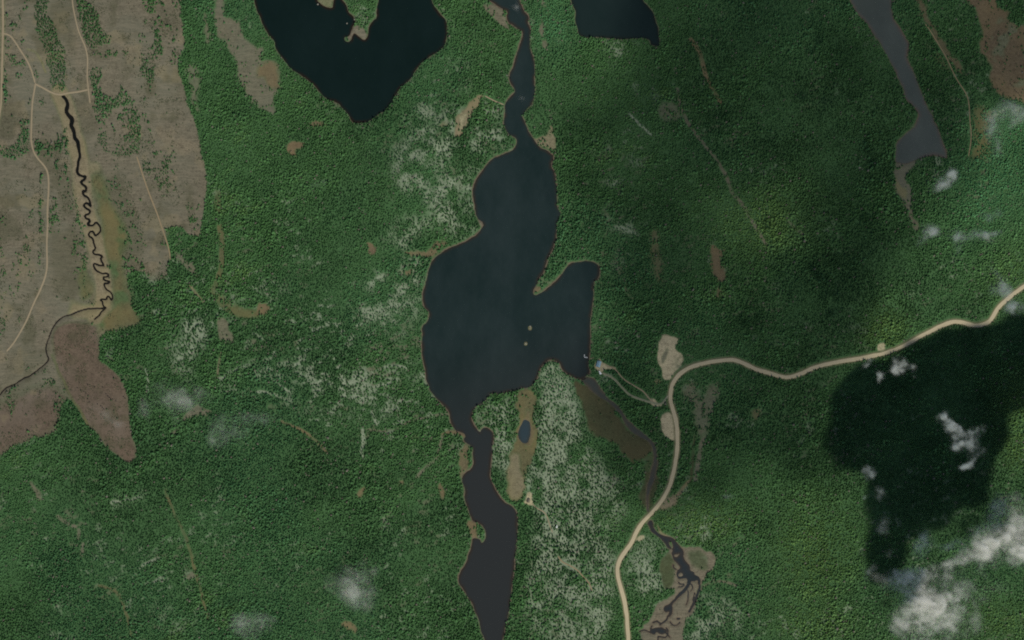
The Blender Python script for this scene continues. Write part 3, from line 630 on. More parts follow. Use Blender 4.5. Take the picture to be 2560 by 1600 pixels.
M_GROUND = ground_material()
M_ROAD = {'gravel': road_material('gravel', (.350, .302, .196), (.16, .135, .08), (.285, .243, .155)), 'track': road_material('sandy_track', (.225, .185, .120), (.13, .112, .066), (.18, .148, .094)),
          'faint': road_material('faint_track', (.215, .165, .10), (.12, .105, .05), (.16, .13, .07)), 'lane': road_material('map_line_lane', (.165, .170, .110), (.31, .29, .20), (.14, .15, .095))}

# ------------------------------------------------------------------ ground sheet, split into its named pieces
VX = np.array([wx(v) for v in AX]); VY = np.array([wy(v) for v in AY])
def grid_mesh(name, facemask, zfield, attrs, mat):
    """mesh from the cells of the map grid where facemask is set (facemask: NY-1 x NX-1)"""
    used = np.zeros((NY, NX), bool)
    used[:-1, :-1] |= facemask; used[1:, :-1] |= facemask; used[:-1, 1:] |= facemask; used[1:, 1:] |= facemask
    idx = np.full((NY, NX), -1, np.int64); jj, ii = np.nonzero(used); idx[jj, ii] = np.arange(len(jj))
    fj, fi = np.nonzero(facemask)
    quads = np.stack([idx[fj, fi], idx[fj + 1, fi], idx[fj + 1, fi + 1], idx[fj, fi + 1]], 1).astype(np.int32)
    co = np.stack([VX[ii], VY[jj], zfield[jj, ii] if isinstance(zfield, np.ndarray) else np.full(len(ii), zfield)], 1).astype(np.float32)
    me = bpy.data.meshes.new(name)
    me.vertices.add(len(co)); me.vertices.foreach_set('co', co.ravel())
    me.loops.add(quads.size); me.loops.foreach_set('vertex_index', quads.ravel())
    me.polygons.add(len(quads)); me.polygons.foreach_set('loop_start', np.arange(0, quads.size, 4, dtype=np.int32))
    me.polygons.foreach_set('use_smooth', np.ones(len(quads), bool))
    me.update(calc_edges=True)
    for an, F in attrs.items():
        if isinstance(F, tuple):
            a = me.attributes.new(an, 'FLOAT_COLOR', 'POINT')
            a.data.foreach_set('color', np.stack([F[0][jj, ii], F[1][jj, ii], F[2][jj, ii], np.ones(len(ii))], 1).astype(np.float32).ravel())
        else:
            a = me.attributes.new(an, 'FLOAT', 'POINT'); a.data.foreach_set('value', F[jj, ii].astype(np.float32))
    me.materials.append(mat)
    o = bpy.data.objects.new(name, me); C.objects.link(o)
    return o

cover = {'cover_a': (brown, red, sand), 'cover_b': (tan, lichen, bog), 'cover_c': (marsh, olive, shore)}
fc = lambda A: (A[:-1, :-1] + A[1:, :-1] + A[:-1, 1:] + A[1:, 1:]) / 4
left = np.ones((NY - 1, NX - 1), bool)
def piece(name, mask, label):
    global left
    mk = mask & left
    left = left & ~mk
    if mk.any(): tag(grid_mesh(name, mk, H, cover, M_GROUND), label, kind='structure')
fx_, fy_ = fc(GX), fc(GY); fs = fc(shore_d)
inframe = (np.abs(fx_ - 1280) < 1700) & (np.abs(fy_ - 800) < 1200)
piece('sand_pit', fc(pit_s) > 0, 'pale bare sand pit opening off the bend of the gravel road')
piece('gravel_lay_by', fc(layby_s) > 0, 'pale gravel lay-by on the inner side of the road below the fork')
piece('cabin_yard', fc(yard_s) > 0, 'bare sandy yard round the blue roofed cabin near the lake')
piece('hut_clearing', fc(yard2_s) > 0, 'small sandy clearing with a dark hut by the narrow lake')
piece('tongue_clearing', (fc(red1) > .5) & (fs > 0), 'reddish brown tongue shaped clearing pointing into the forest')
piece('creek_meadow', (fc(tan1) > .5) & (fc(Z['open']) > .5) & (fs > 0), 'tan grass meadow along the winding dark creek')
piece('cutover_field', (fc(Z['open']) > .5) & (fs > 0) & inframe, 'grey brown cutover land with furrows and stray trees')
mz = sdf(T(2, 2, '580 560 700 620 850 740 960 800 1000 880 1060 960 1130 1060 1250 1110 1320 1180 1330 1270 1230 1370 1120 1330 950 1150 760 1080 700 930 630 720'), 10)
piece('marsh', (fc(mz) > 0) & (fs > 0), 'dark brown marsh beside the river flowing out of the main lake')
wz = sdf(W('500 390 620 380 720 440 870 490 890 580 850 660 770 720 760 790 730 830 700 920 660 1030 610 1150 560 1230 520 1320 510 1420 540 1560 0 1560 0 1400 120 1270 170 1160 300 1080 400 1000 430 930 330 920 270 880 220 760 230 650 270 520 330 460 350 430'), 10)
piece('wetland', (fc(wz) > 0) & (fs > 0), 'brown wetland flat with braided dark channels below the road')
bz = sdf(T(3, 0, '1820 -60 2110 -60 2180 90 2270 130 2270 230 2440 280 2600 300 2600 960 2419 950 2250 1000 2100 780 2060 600 1990 500 2000 250 1950 130 1850 60'), 10)
piece('bog', (fc(bz) > 0) & (fs > 0), 'open brown bog at the upper eastern corner of the scene')
piece('ground', left, 'forest floor with pale lichen, brown bog patches and lake shores')

WATERS = [('lake', 'heart shaped near black lake at the top with a wooded peninsula', s_heart, ((.0035, .0090, .0078), (.0050, .0115, .0105), (.014, .009, .006))),
          ('lake', 'small dark lake with a straight southern shore at the top edge', s_tarn, ((.0075, .0150, .0140), (.0100, .0180, .0170), (.010, .014, .011))),
          ('lake', 'large branching dark lake in the middle with a narrow southern arm', s_main, ((.0085, .0168, .0160), (.0165, .0262, .0258), (.024, .019, .014))),
          ('river', 'grey river leaving the main lake along the marsh to the road', s_river, ((.036, .042, .036), (.048, .053, .045), (.056, .050, .037))),
          ('lake', 'long narrow grey lake in the north-east', s_long, ((.052, .062, .053), (.070, .082, .070), (.080, .070, .058))),
          ('pond', 'small oval blue grey pond in the grassy gap', s_pond, ((.020, .033, .040), (.026, .040, .046), (.026, .030, .026))),
          ('wetland_channel', 'braided dark slate channels on the brown wetland', s_wet, ((.016, .021, .023), (.022, .027, .029), (.030, .026, .022))),
          ('creek', 'black winding creek on the tan meadow', s_creek, ((.0045, .0055, .0048), (.0060, .0068, .0060), (.010, .009, .007))),
          ('creek', 'thin dark creek running west to the edge of the cutover', s_creekw, ((.012, .012, .010), (.014, .014, .012), (.020, .018, .013)))]
done = np.zeros((NY - 1, NX - 1), bool)
for nm, lb, s_, (cd, ca, cs) in WATERS:
    mk = np.maximum.reduce([s_[:-1, :-1], s_[1:, :-1], s_[:-1, 1:], s_[1:, 1:]]) > -3.5
    mk &= ~done; done |= mk
    sh = sstep(-9, 0.5, -s_) * (.25 + .75 * rim_n)
    tag(grid_mesh(nm, mk, 0.0, {'shallow': sh, 'silt': sstep(780, 1230, GY + .25 * (GX - 1200)) * (1.0 if s_ is s_main else 0.0)}, water_material(nm + '_water', cd, ca, cs)), lb, kind='structure')

def road_mesh(name, pts, width, mat):
    if width < 8: width *= .86
    p = np.array(chaikin(pts, False, 3))
    seg = np.r_[0, np.cumsum(np.hypot(*np.diff(p, axis=0).T))]
    n = max(4, int(seg[-1] / 4))
    t = np.linspace(0, seg[-1], n)
    x = np.interp(t, seg, p[:, 0]); y = np.interp(t, seg, p[:, 1])
    tx = np.gradient(x); ty = np.gradient(y); l = np.hypot(tx, ty); nx_, ny_ = -ty / l, tx / l
    K = 11
    rows = []; ac = []
    for k in range(K):
        u = k / (K - 1) * 2 - 1
        ww = width / 2 * (1 + .48 * (fbm(t + (500 if u > 0 else 0), t * 0 + width, 22, 55, 3) - .5))
        taper = np.minimum(1, np.minimum(t, seg[-1] - t) / (width * 1.2) + .45)
        px, py = x + nx_ * u * ww * taper, y + ny_ * u * ww * taper
        z = hz(px, py) + .16 + .12 * (1 - abs(u)) - (.45 if abs(u) == 1 else 0)
        z = np.maximum(z, .35) - (0.0 if abs(u) < 1 else .3)
        rows.append(np.stack([wx(px), wy(py), z], 1)); ac.append(np.full(n, abs(u)))
    co = np.concatenate(rows); A = np.concatenate(ac)
    faces = [(k * n + i, (k + 1) * n + i, (k + 1) * n + i + 1, k * n + i + 1) for k in range(K - 1) for i in range(n - 1)]
    me = bpy.data.meshes.new(name); me.from_pydata(co.tolist(), [], faces); me.update()
    me.polygons.foreach_set('use_smooth', np.ones(len(faces), bool))
    a = me.attributes.new('across', 'FLOAT', 'POINT'); a.data.foreach_set('value', A.astype(np.float32))
    me.materials.append(mat)
    if me.polygons[0].normal.z < 0: me.flip_normals()
    o = bpy.data.objects.new(name, me); C.objects.link(o)
    return o
for nm, lb, pts, w, mk in ROADS:
    tag(road_mesh(nm, pts, w, M_ROAD[mk]), lb, kind='structure')

# ------------------------------------------------------------------ trees
def leaf_material(name, instanced):
    m, N, L, B = new_mat(name)
    if instanced:
        at = N.new('ShaderNodeAttribute'); at.attribute_type = 'INSTANCER'; at.attribute_name = 'tint'; base = at.outputs['Color']
    else:
        oi = N.new('ShaderNodeObjectInfo'); base = ramp(N, L, oi.outputs['Random'], [(0, (.036, .070, .030)), (1, (.058, .100, .042))])
    geo = N.new('ShaderNodeNewGeometry')
    n = noise_node(N, L, 1.6, 2, geo.outputs['Position'], .6)
    L.new(mixc(N, L, 1.0, base, ramp(N, L, n.outputs[0], [(.3, (.75, .75, .75)), (.7, (1.25, 1.25, 1.20))]), 'MULTIPLY'), B.inputs['Base Color'])
    B.inputs['Roughness'].default_value = .75; B.inputs['Specular IOR Level'].default_value = .15
    return m
M_LEAF_I = leaf_material('needles_forest', True); M_LEAF = leaf_material('needles', False)
M_BARK = plain_material('bark', (.09, .068, .05), (.05, .04, .03), 3.0, .95)

def conifer_parts(r, h, tiers, n, rnd):
    V, F = [], []
    z0 = h * .10
    for t in range(tiers):
        f = t / tiers
        rr = r * (1 - f) ** .8 * (1 + rnd.uniform(-.08, .08)); zb = z0 + (h - z0) * f * .92; zt = min(h, zb + (h - z0) / tiers * 1.7)
        a0 = rnd.uniform(0, 6.28); ap = len(V)
        ox, oy = rnd.uniform(-.06, .06) * r, rnd.uniform(-.06, .06) * r
        V.append((ox, oy, zt))
        for k in range(2 * n):
            a = a0 + math.pi * k / n
            q = rr * (rnd.uniform(.85, 1.2) if k % 2 == 0 else rnd.uniform(.50, .68))
            V.append((ox + math.cos(a) * q, oy + math.sin(a) * q, zb - (.05 * h if k % 2 == 0 else -.03 * h) * rnd.uniform(.4, 1.3)))
        for k in range(2 * n): F.append((ap, ap + 1 + k, ap + 1 + (k + 1) % (2 * n)))
        n = max(4, n - 1)
    return V, F
def trunk_parts(h, r):
    V, F = [], []
    for z, q in ((-.6, r), (h * .45, r * .7), (h * .96, r * .12)):
        V += [(math.cos(k * math.pi / 3) * q, math.sin(k * math.pi / 3) * q, z) for k in range(6)]
    for b in (0, 6):
        for k in range(6): F.append((b + k, b + (k + 1) % 6, b + 6 + (k + 1) % 6, b + 6 + k))
    return V, F
def blob_parts(r, h, rnd, lobes=7):
    V, F = [], []
    for _ in range(lobes):
        a = rnd.uniform(0, 6.28); d = r * rnd.uniform(.15, .6); q = r * rnd.uniform(.38, .6)
        cx, cy, cz = math.cos(a) * d, math.sin(a) * d, h * rnd.uniform(.5, .8)
        b = len(V); V.append((cx, cy, cz + q * .9))
        for ring, (zz, rr) in enumerate(((.45, .8), (-.4, .95))):
            for k in range(6):
                aa = k * 1.047 + ring * .5 + a
                V.append((cx + math.cos(aa) * q * rr * rnd.uniform(.75, 1.2), cy + math.sin(aa) * q * rr * rnd.uniform(.75, 1.2), cz + q * zz))
        for k in range(6):
            F.append((b, b + 1 + k, b + 1 + (k + 1) % 6)); F.append((b + 1 + k, b + 7 + k, b + 7 + (k + 1) % 6, b + 1 + (k + 1) % 6))
    return V, F
def mesh_of(name, parts, mats):
    V, F, MI = [], [], []
    for i, (v, f) in enumerate(parts):
        o = len(V); V += v; F += [tuple(o + k for k in q) for q in f]; MI += [i] * len(f)
    me = bpy.data.meshes.new(name); me.from_pydata(V, [], F); me.update()
    for m in mats: me.materials.append(m)
    me.polygons.foreach_set('material_index', np.array(MI, np.int32))
    return me
rnd = random.Random(11)
protos = bpy.data.collections.new('tree_kinds')
spec = [(1.60, 4.7, 5, 7), (1.5, 5.4, 5, 6), (1.70, 4.3, 4, 7), (1.4, 3.9, 4, 6), (1.52, 5.8, 6, 6)]
for i, (r, h, t, n) in enumerate(spec):
    me = mesh_of('spruce_kind_%d' % i, [conifer_parts(r, h, t, n, rnd), trunk_parts(h, .13)], [M_LEAF_I, M_BARK])
    protos.objects.link(bpy.data.objects.new('kind_%d' % i, me))
for i in range(2):
    me = mesh_of('birch_kind_%d' % i, [blob_parts(1.75, 5.5, rnd), trunk_parts(4.5, .12)], [M_LEAF_I, M_BARK])
    protos.objects.link(bpy.data.objects.new('kind_%d' % (5 + i), me))

# planting points: a jittered lattice thinned by the density map
SP = 4.25
gx = np.arange(-200, MAPW + 200, SP); gy = np.arange(-160, MAPH + 160, SP * .87)
tx_, ty_ = np.meshgrid(gx, gy)
tx_[1::2] += SP / 2
tx_ = tx_ + rng.uniform(-.46, .46, tx_.shape) * SP; ty_ = ty_ + rng.uniform(-.46, .46, ty_.shape) * SP
tx_, ty_ = tx_.ravel(), ty_.ravel()
dn = field_at(dens, tx_, ty_)
keep = rng.uniform(0, 1, len(tx_)) < dn
tx_, ty_, dn = tx_[keep], ty_[keep], dn[keep]
op_ = field_at(Z['open'], tx_, ty_)
# lone trees: those on open land, farthest from their neighbours first
cell = {}
for k, (a, b) in enumerate(zip(tx_, ty_)): cell.setdefault((int(a // 16), int(b // 16)), []).append(k)
def lonely(k):
    a, b = tx_[k], ty_[k]; best = 99.0
    for i in (-1, 0, 1):
        for j in (-1, 0, 1):
            for q in cell.get((int(a // 16) + i, int(b // 16) + j), ()):
                if q != k: best = min(best, math.hypot(tx_[q] - a, ty_[q] - b))
    return best
openland = (field_at(Z['open'], tx_, ty_) > .5) | (field_at(bz, tx_, ty_) > 0) | (field_at(mz, tx_, ty_) > 0) | (field_at(wz, tx_, ty_) > 0)
cand = [k for k in range(len(tx_)) if 12 < tx_[k] < 2548 and 12 < ty_[k] < 1588 and dn[k] < .5 and openland[k]]
cand = sorted(cand, key=lambda k: -lonely(k))[:300]
chosen = np.zeros(len(tx_), bool); chosen[cand] = True

size = (.62 + .62 * rng.uniform(0, 1, len(tx_)) ** 1.6) * (.62 + .70 * fbm(tx_, ty_, 130, 161, 4))
ua, va = tx_ * .90 - ty_ * .44, (tx_ * .44 + ty_ * .90) * 2.6
n1 = .6 * fbm(tx_, ty_, 260, 171, 4) + .4 * fbm(ua, va, 150, 175, 4); n2 = .55 * fbm(tx_, ty_, 70, 172, 3) + .45 * fbm(ua, va, 60, 176, 3); n3 = rng.uniform(0, 1, len(tx_)); n4 = fbm(tx_, ty_, 420, 173, 3)
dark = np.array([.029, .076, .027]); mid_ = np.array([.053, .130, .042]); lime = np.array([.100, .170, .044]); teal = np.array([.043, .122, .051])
def lerp(a, b, t): return a * (1 - t[:, None]) + b * t[:, None]
tint = lerp(np.repeat(dark[None], len(tx_), 0), mid_[None], sstep(.36, .62, n1 * .6 + n2 * .4))
tint = lerp(tint, teal[None], .55 * sstep(.50, .70, n4))
tint = lerp(tint, lime[None], .55 * sstep(.60, .78, n2 * .55 + n1 * .45))
def sunlit_patch(rows):  # soft ellipses of sunlight between cloud shade, painted into the tree tint
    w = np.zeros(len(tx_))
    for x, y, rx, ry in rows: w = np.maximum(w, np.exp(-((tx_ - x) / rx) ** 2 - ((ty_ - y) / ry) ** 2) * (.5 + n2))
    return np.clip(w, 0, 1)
tint = lerp(tint, lime[None] * 1.12, .6 * sunlit_patch([(2030, 1410, 110, 150), (1900, 560, 120, 90), (2545, 1010, 60, 80), (1740, 1300, 130, 60), (2210, 830, 60, 60), (2020, 1560, 150, 80), (2520, 650, 80, 120), (2500, 1560, 110, 70), (2540, 1120, 50, 60)]))
tint = lerp(tint, teal[None] * 1.75, .8 * sunlit_patch([(2480, 480, 110, 160), (2500, 330, 90, 70), (1380, 60, 60, 80)]))  # sunlit eastern slope, brightened in the crown colour
tint = tint * (.86 + .34 * n3)[:, None]
grey_ = rng.uniform(0, 1, len(tx_)) < .018
tint[grey_] = np.array([.135, .125, .10])
birch = (n3 * .5 + n2 * .5) > .74
sel = ~chosen
pts = np.stack([wx(tx_), wy(ty_), hz(tx_, ty_) - .1], 1)
kind_id = np.where(birch, 5 + rng.integers(0, 2, len(tx_)), rng.integers(0, 5, len(tx_)))

def tree_nodes():
    ng = bpy.data.node_groups.new('planting', 'GeometryNodeTree')
    ng.interface.new_socket('Geometry', in_out='INPUT', socket_type='NodeSocketGeometry'); ng.interface.new_socket('Geometry', in_out='OUTPUT', socket_type='NodeSocketGeometry')
    N, L = ng.nodes, ng.links
    gi = N.new('NodeGroupInput'); go = N.new('NodeGroupOutput'); ip = N.new('GeometryNodeInstanceOnPoints'); ci = N.new('GeometryNodeCollectionInfo')
    ci.inputs['Collection'].default_value = protos; ci.inputs['Separate Children'].default_value = True; ci.inputs['Reset Children'].default_value = True
    def named(nm, ty):
        a = N.new('GeometryNodeInputNamedAttribute'); a.data_type = ty; a.inputs['Name'].default_value = nm
        return a.outputs['Attribute']
    ip.inputs['Pick Instance'].default_value = True
    L.new(gi.outputs[0], ip.inputs['Points']); L.new(ci.outputs[0], ip.inputs['Instance'])
    L.new(named('kind_id', 'INT'), ip.inputs['Instance Index']); L.new(named('rot', 'FLOAT_VECTOR'), ip.inputs['Rotation']); L.new(named('size', 'FLOAT_VECTOR'), ip.inputs['Scale'])
    L.new(ip.outputs[0], go.inputs[0])
    return ng
NG = tree_nodes()
def plant(name, P, tints, kinds, sizes):
    me = bpy.data.meshes.new(name); n = len(P)
    me.vertices.add(n); me.vertices.foreach_set('co', P.astype(np.float32).ravel())
    a = me.attributes.new('tint', 'FLOAT_COLOR', 'POINT'); a.data.foreach_set('color', np.c_[tints, np.ones(n)].astype(np.float32).ravel())
    a = me.attributes.new('kind_id', 'INT', 'POINT'); a.data.foreach_set('value', kinds.astype(np.int32))
    a = me.attributes.new('rot', 'FLOAT_VECTOR', 'POINT'); a.data.foreach_set('vector', np.c_[rng.normal(0, .05, n), rng.normal(0, .05, n), rng.uniform(0, 6.28, n)].astype(np.float32).ravel())
    a = me.attributes.new('size', 'FLOAT_VECTOR', 'POINT'); a.data.foreach_set('vector', sizes.astype(np.float32).ravel())
    me.update()
    o = bpy.data.objects.new(name, me); C.objects.link(o)
    md = o.modifiers.new('planting', 'NODES'); md.node_group = NG
    return o
sz = np.stack([size * rng.uniform(.85, 1.15, len(size)), size * rng.uniform(.85, 1.15, len(size)), size * rng.uniform(.75, 1.2, len(size))], 1)
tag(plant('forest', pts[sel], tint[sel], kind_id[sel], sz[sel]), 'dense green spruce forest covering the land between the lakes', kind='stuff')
# low shrubs on the open land
nsh = 60000
sx = rng.uniform(-60, 620, nsh); sy = rng.uniform(-60, 1220, nsh)
pw = field_at(Z['open'], sx, sy) * (1 - .8 * field_at(tan1, sx, sy)) * np.maximum(.9 * field_at(np.maximum(red1, red2), sx, sy), sstep(.42, .66, fbm(sx, sy, 40, 181, 4))) * (field_at(shore_d, sx, sy) > 2) * (field_at(dens, sx, sy) > .004)
ks = rng.uniform(0, 1, nsh) < pw
sx, sy = sx[ks], sy[ks]
ssz = np.repeat(rng.uniform(.22, .48, len(sx))[:, None], 3, 1) * np.array([1, 1, .45])
st = lerp(np.repeat(np.array([[.055, .050, .030]]), len(sx), 0), np.array([[.040, .065, .028]]), rng.uniform(0, 1, len(sx)))
tag(plant('shrubs', np.stack([wx(sx), wy(sy), hz(sx, sy) - .15], 1), st, 5 + rng.integers(0, 2, len(sx)), ssz), 'low olive scrub sprinkled over the brown cutover', kind='stuff')

# the lone trees as things with trunk and crown
lone = []
for i, (r, h, t, n) in enumerate(spec):
    v, f = conifer_parts(r, h, t, n, rnd)
    cm = mesh_of('crown', [(v, f)], [M_LEAF]); tm = mesh_of('trunk', [trunk_parts(h, .14)], [M_BARK])
    lone.append((cm, tm))
def tree_words(x, y):
    if field_at(red1, np.array([x]), np.array([y]))[0] > .5: return 'small dark spruce on the reddish tongue shaped clearing', 'lone spruces on the tongue clearing'
    if field_at(Z['open'], np.array([x]), np.array([y]))[0] > .5:
        if y < 235: r_ = 'by the western border road' if x < 82 else 'among the northern spruce strips' if x < 215 else 'east of the northern track' if x < 330 else 'at the north-eastern forest edge'
        elif x < 118: r_ = 'west of the long track, ' + ('above its first bend' if y < 400 else 'along its straight reach' if y < 660 else 'below its last bend')
        elif x < 235: r_ = 'between the long track and the creek, ' + ('near the creek head' if y < 400 else 'near the tight bends' if y < 600 else 'near the creek foot')
        elif y > 800: r_ = 'south of the thin western creek'
        else: r_ = 'east of the creek, ' + ('near its straight head' if y < 400 else 'near its tight bends' if y < 560 else 'near its foot')
        return 'small spruce on cutover ' + r_, 'lone spruces ' + r_
    if field_at(bz, np.array([x]), np.array([y]))[0] > 0: return 'small dark spruce standing on the open brown bog', 'lone spruces on the bog'
    if x > 1560 and y > 1290 and x < 1800: return 'small spruce at the fringe of the brown wetland', 'lone spruces by the wetland'
    if 1430 < x < 1640 and 940 < y < 1180: return 'small spruce standing on the dark marsh by the river', 'lone spruces on the marsh'
    if x < 760: return 'spruce in a small brown opening of the western forest', 'spruces in western openings'
    if x < 1340: return 'spruce in a small brown opening beside the main lake', 'spruces in openings by the main lake'
    return 'spruce in a small brown opening of the eastern forest', 'spruces in eastern openings'
for q, k in enumerate(cand):
    cm, tm = lone[q % 5]
    root = bpy.data.objects.new('spruce_tree', None); root.empty_display_size = 1
    root.location = pts[k]; root.rotation_euler = (0, 0, rng.uniform(0, 6.28)); s_ = float(size[k]) * .92; root.scale = (s_, s_, s_)
    C.objects.link(root)
    lb, gp = tree_words(tx_[k], ty_[k]); tag(root, lb, 'tree', gp)
    for nm, me in (('crown', cm), ('trunk', tm)):
        c = bpy.data.objects.new(nm, me); c.parent = root; C.objects.link(c)

# ------------------------------------------------------------------ buildings and small things
def box(V, F, x0, x1, y0, y1, z0, z1):
    b = len(V); V += [(x, y, z) for z in (z0, z1) for x, y in ((x0, y0), (x1, y0), (x1, y1), (x0, y1))]
    F += [tuple(b + k for k in q) for q in ((3, 2, 1, 0), (4, 5, 6, 7), (0, 1, 5, 4), (1, 2, 6, 5), (2, 3, 7, 6), (3, 0, 4, 7))]
def part(name, V, F, mat, parent, loc=None):
    me = bpy.data.meshes.new(name); me.from_pydata(V, [], F); me.update(); me.materials.append(mat)
    o = bpy.data.objects.new(name, me); C.objects.link(o)
    if parent: o.parent = parent
    return o
def boxes(name, rects, mat, parent):
    V, F = [], []
    for r in rects: box(V, F, *r)
    return part(name, V, F, mat, parent)
def empty(name, x, y, rot, z=None):
    o = bpy.data.objects.new(name, None); C.objects.link(o)
    o.location = (wx(x), wy(y), float(hz(np.array([x]), np.array([y]))[0]) if z is None else z); o.rotation_euler = (0, 0, rot)
    return o
M_BLUE = plain_material('blue_roofing', (.20, .31, .36), (.15, .25, .30), .8, .5); M_TAN = plain_material('weathered_roofing', (.16, .14, .10), (.11, .10, .07), .8)
M_WALL = plain_material('board_wall', (.16, .12, .085), (.11, .085, .06), 1.0); M_WHITE = plain_material('white_panel', (.62, .64, .62), (.5, .52, .5), 1.0, .5)
M_DARKP = plain_material('dark_glass', (.03, .035, .04), (.02, .02, .025), 1.0, .2); M_GREYW = plain_material('grey_timber', (.36, .38, .38), (.26, .28, .28), 1.5)
M_STONE = plain_material('pale_boulder', (.22, .21, .17), (.14, .135, .11), 1.2, .9, bump=.4)

def cabin(name, x, y, rot, lx, ly, wall_h, ridge, roof_m, label, chimney=True):
    e = empty(name, x, y, rot)
    e.location.z += .05
    w = boxes('wall', [(-lx / 2, lx / 2, -ly / 2, -ly / 2 + .15, -.6, wall_h), (-lx / 2, lx / 2, ly / 2 - .15, ly / 2, -.6, wall_h), (-lx / 2, -lx / 2 + .15, -ly / 2 + .15, ly / 2 - .15, -.6, wall_h), (lx / 2 - .15, lx / 2, -ly / 2 + .15, ly / 2 - .15, -.6, wall_h)], M_WALL, e)
    gv, gf = [], []
    for s in (-1, 1):
        b = len(gv); yb = s * (ly / 2 - .01)
        gv += [(-lx / 2, yb, wall_h), (lx / 2, yb, wall_h), (0, yb, ridge - .12)]; gf.append((b, b + 1, b + 2))
    part('gable', gv, gf, M_WALL, e)
    ov = .45; npan = max(3, int(ly / 1.2)); px = lx / 2 + ov; pl = (ly + 2 * ov) / npan
    zeave = wall_h - (ridge - wall_h) * ov / (lx / 2)
    for s in (-1, 1):
        for k in range(npan):
            y0 = -ly / 2 - ov + k * pl + .03; y1 = y0 + pl - .06; dz = .02 * (k % 2)
            V = [(0, y0, ridge + dz), (s * px, y0, zeave + dz), (s * px, y1, zeave + dz), (0, y1, ridge + dz)]
            V += [(a, b_, c - .09) for a, b_, c in V]
            part('roof_panel', V, [(0, 1, 2, 3), (7, 6, 5, 4), (0, 4, 5, 1), (1, 5, 6, 2), (2, 6, 7, 3), (3, 7, 4, 0)], roof_m, e)
    boxes('ridge_cap', [(-.16, .16, -ly / 2 - ov, ly / 2 + ov, ridge - .05, ridge + .07)], roof_m, e)
    d = boxes('door', [(lx / 2 + .003, lx / 2 + .06, -.45, .45, .0, 2.0)], M_GREYW, e)
    boxes('handle', [(lx / 2 + .063, lx / 2 + .12, .28, .36, .95, 1.05)], M_DARKP, d)
    for yy_ in (-ly / 3.2, ly / 3.2):
        wd = boxes('window', [(lx / 2 + .003, lx / 2 + .05, yy_ - .5, yy_ + .5, 1.0, 1.9)], M_WHITE, e)
        boxes('pane', [(lx / 2 + .053, lx / 2 + .07, yy_ - .4, yy_ + .4, 1.1, 1.8)], M_DARKP, wd)
    if chimney: boxes('chimney', [(-.95, -.5, ly / 5, ly / 5 + .45, wall_h, ridge + .7)], M_GREYW, e)
    return tag(e, label, 'cabin')
cabin('cabin', 1495.4, 911.6, math.radians(-16), 5.2, 8.2, 2.6, 4.3, M_BLUE, 'cabin with a pale blue roof on the sandy yard near the lake')
cabin('hut', 1320.2, 1253.0, math.radians(-20), 3.4, 4.8, 2.3, 3.6, M_TAN, 'small hut with a weathered olive roof on the clearing by the narrow lake', False)
def shed(x, y, rot, lx, ly, h, label, nm='shed', cat='shed'):
    e = empty(nm, x, y, rot)
    boxes('wall', [(-lx / 2, lx / 2, -ly / 2, ly / 2, -.4, h)], M_WHITE, e)
    V = [(-lx / 2 - .2, -ly / 2 - .2, h + .02), (lx / 2 + .2, -ly / 2 - .2, h + .35), (lx / 2 + .2, ly / 2 + .2, h + .35), (-lx / 2 - .2, ly / 2 + .2, h + .02)]
    V += [(a, b, c + .1) for a, b, c in V]
    part('roof', V, [(3, 2, 1, 0), (4, 5, 6, 7), (0, 1, 5, 4), (1, 2, 6, 5), (2, 3, 7, 6), (3, 0, 4, 7)], M_WHITE, e)
    boxes('door', [(lx / 2 + .003, lx / 2 + .05, -.4, .4, 0, min(1.9, h - .1))], M_GREYW, e)
    return tag(e, label, cat)
shed(1499.8, 934.6, .5, 2.2, 2.6, 2.1, 'white shed among the trees at the lower tip of the cabin yard')
shed(1497.6, 930.2, -.2, 1.5, 1.8, 1.8, 'smaller pale shed just above the white shed below the cabin')
shed(1389.6, 1317.6, .1, 2.0, 3.4, 2.0, 'lone white shed beside the sandy path in the lichen woodland')
# dock: an L of planks on piles
e = empty('dock', 1464.6, 893.6, math.radians(-4), 0.0)
for k in range(9): boxes('plank', [(-2.4 + k * .55, -2.4 + k * .55 + .5, -.7, .7, .42, .5)], M_GREYW, e)
for k in range(7): boxes('plank', [(-3.0, -1.9, .75 + k * .5, .75 + k * .5 + .45, .425, .505)], M_GREYW, e)
for x_, y_ in ((-2.2, -.5), (-2.2, .5), (0, -.5), (0, .5), (2, -.5), (2, .5), (-2.8, 4), (-2.0, 4)): boxes('pile', [(x_ - .08, x_ + .08, y_ - .08, y_ + .08, -1.6, .415)], M_WALL, e)
tag(e, 'pale L-shaped dock on the lake shore near the cabin', 'dock')

def boulder(x, y, r, label, group):
    rn = random.Random(int(x * 13 + y)); V, F = [(0, 0, r * .7)], []
    for ring, (z, q) in enumerate(((.45, .6), (.05, 1.0), (-.5, .8))):
        for k in range(8): V.append((math.cos(k * .785) * r * q * rn.uniform(.75, 1.2), math.sin(k * .785) * r * q * rn.uniform(.75, 1.2), r * z * rn.uniform(.8, 1.2)))
    for k in range(8):
        F.append((0, 1 + k, 1 + (k + 1) % 8))
        for b in (1, 9): F.append((b + k, b + 8 + k, b + 8 + (k + 1) % 8, b + (k + 1) % 8))
    o = part('boulder', V, F, M_STONE, None)
    o.location = (wx(x), wy(y), max(.1, float(hz(np.array([x]), np.array([y]))[0])))
    return tag(o, label, 'boulder', group)
for x, y, r in ((1325, 816, 1.3), (1326.5, 820, 1.0), (1323.8, 821, .8)): boulder(x, y, r, 'pale boulder on the upper of two islets in the main lake', 'boulders on the upper islet')
for x, y, r in ((1314, 858, 1.2), (1316, 860, 1.0), (1312.6, 860.6, .8)): boulder(x, y, r, 'pale boulder on the lower of two islets in the main lake', 'boulders on the lower islet')
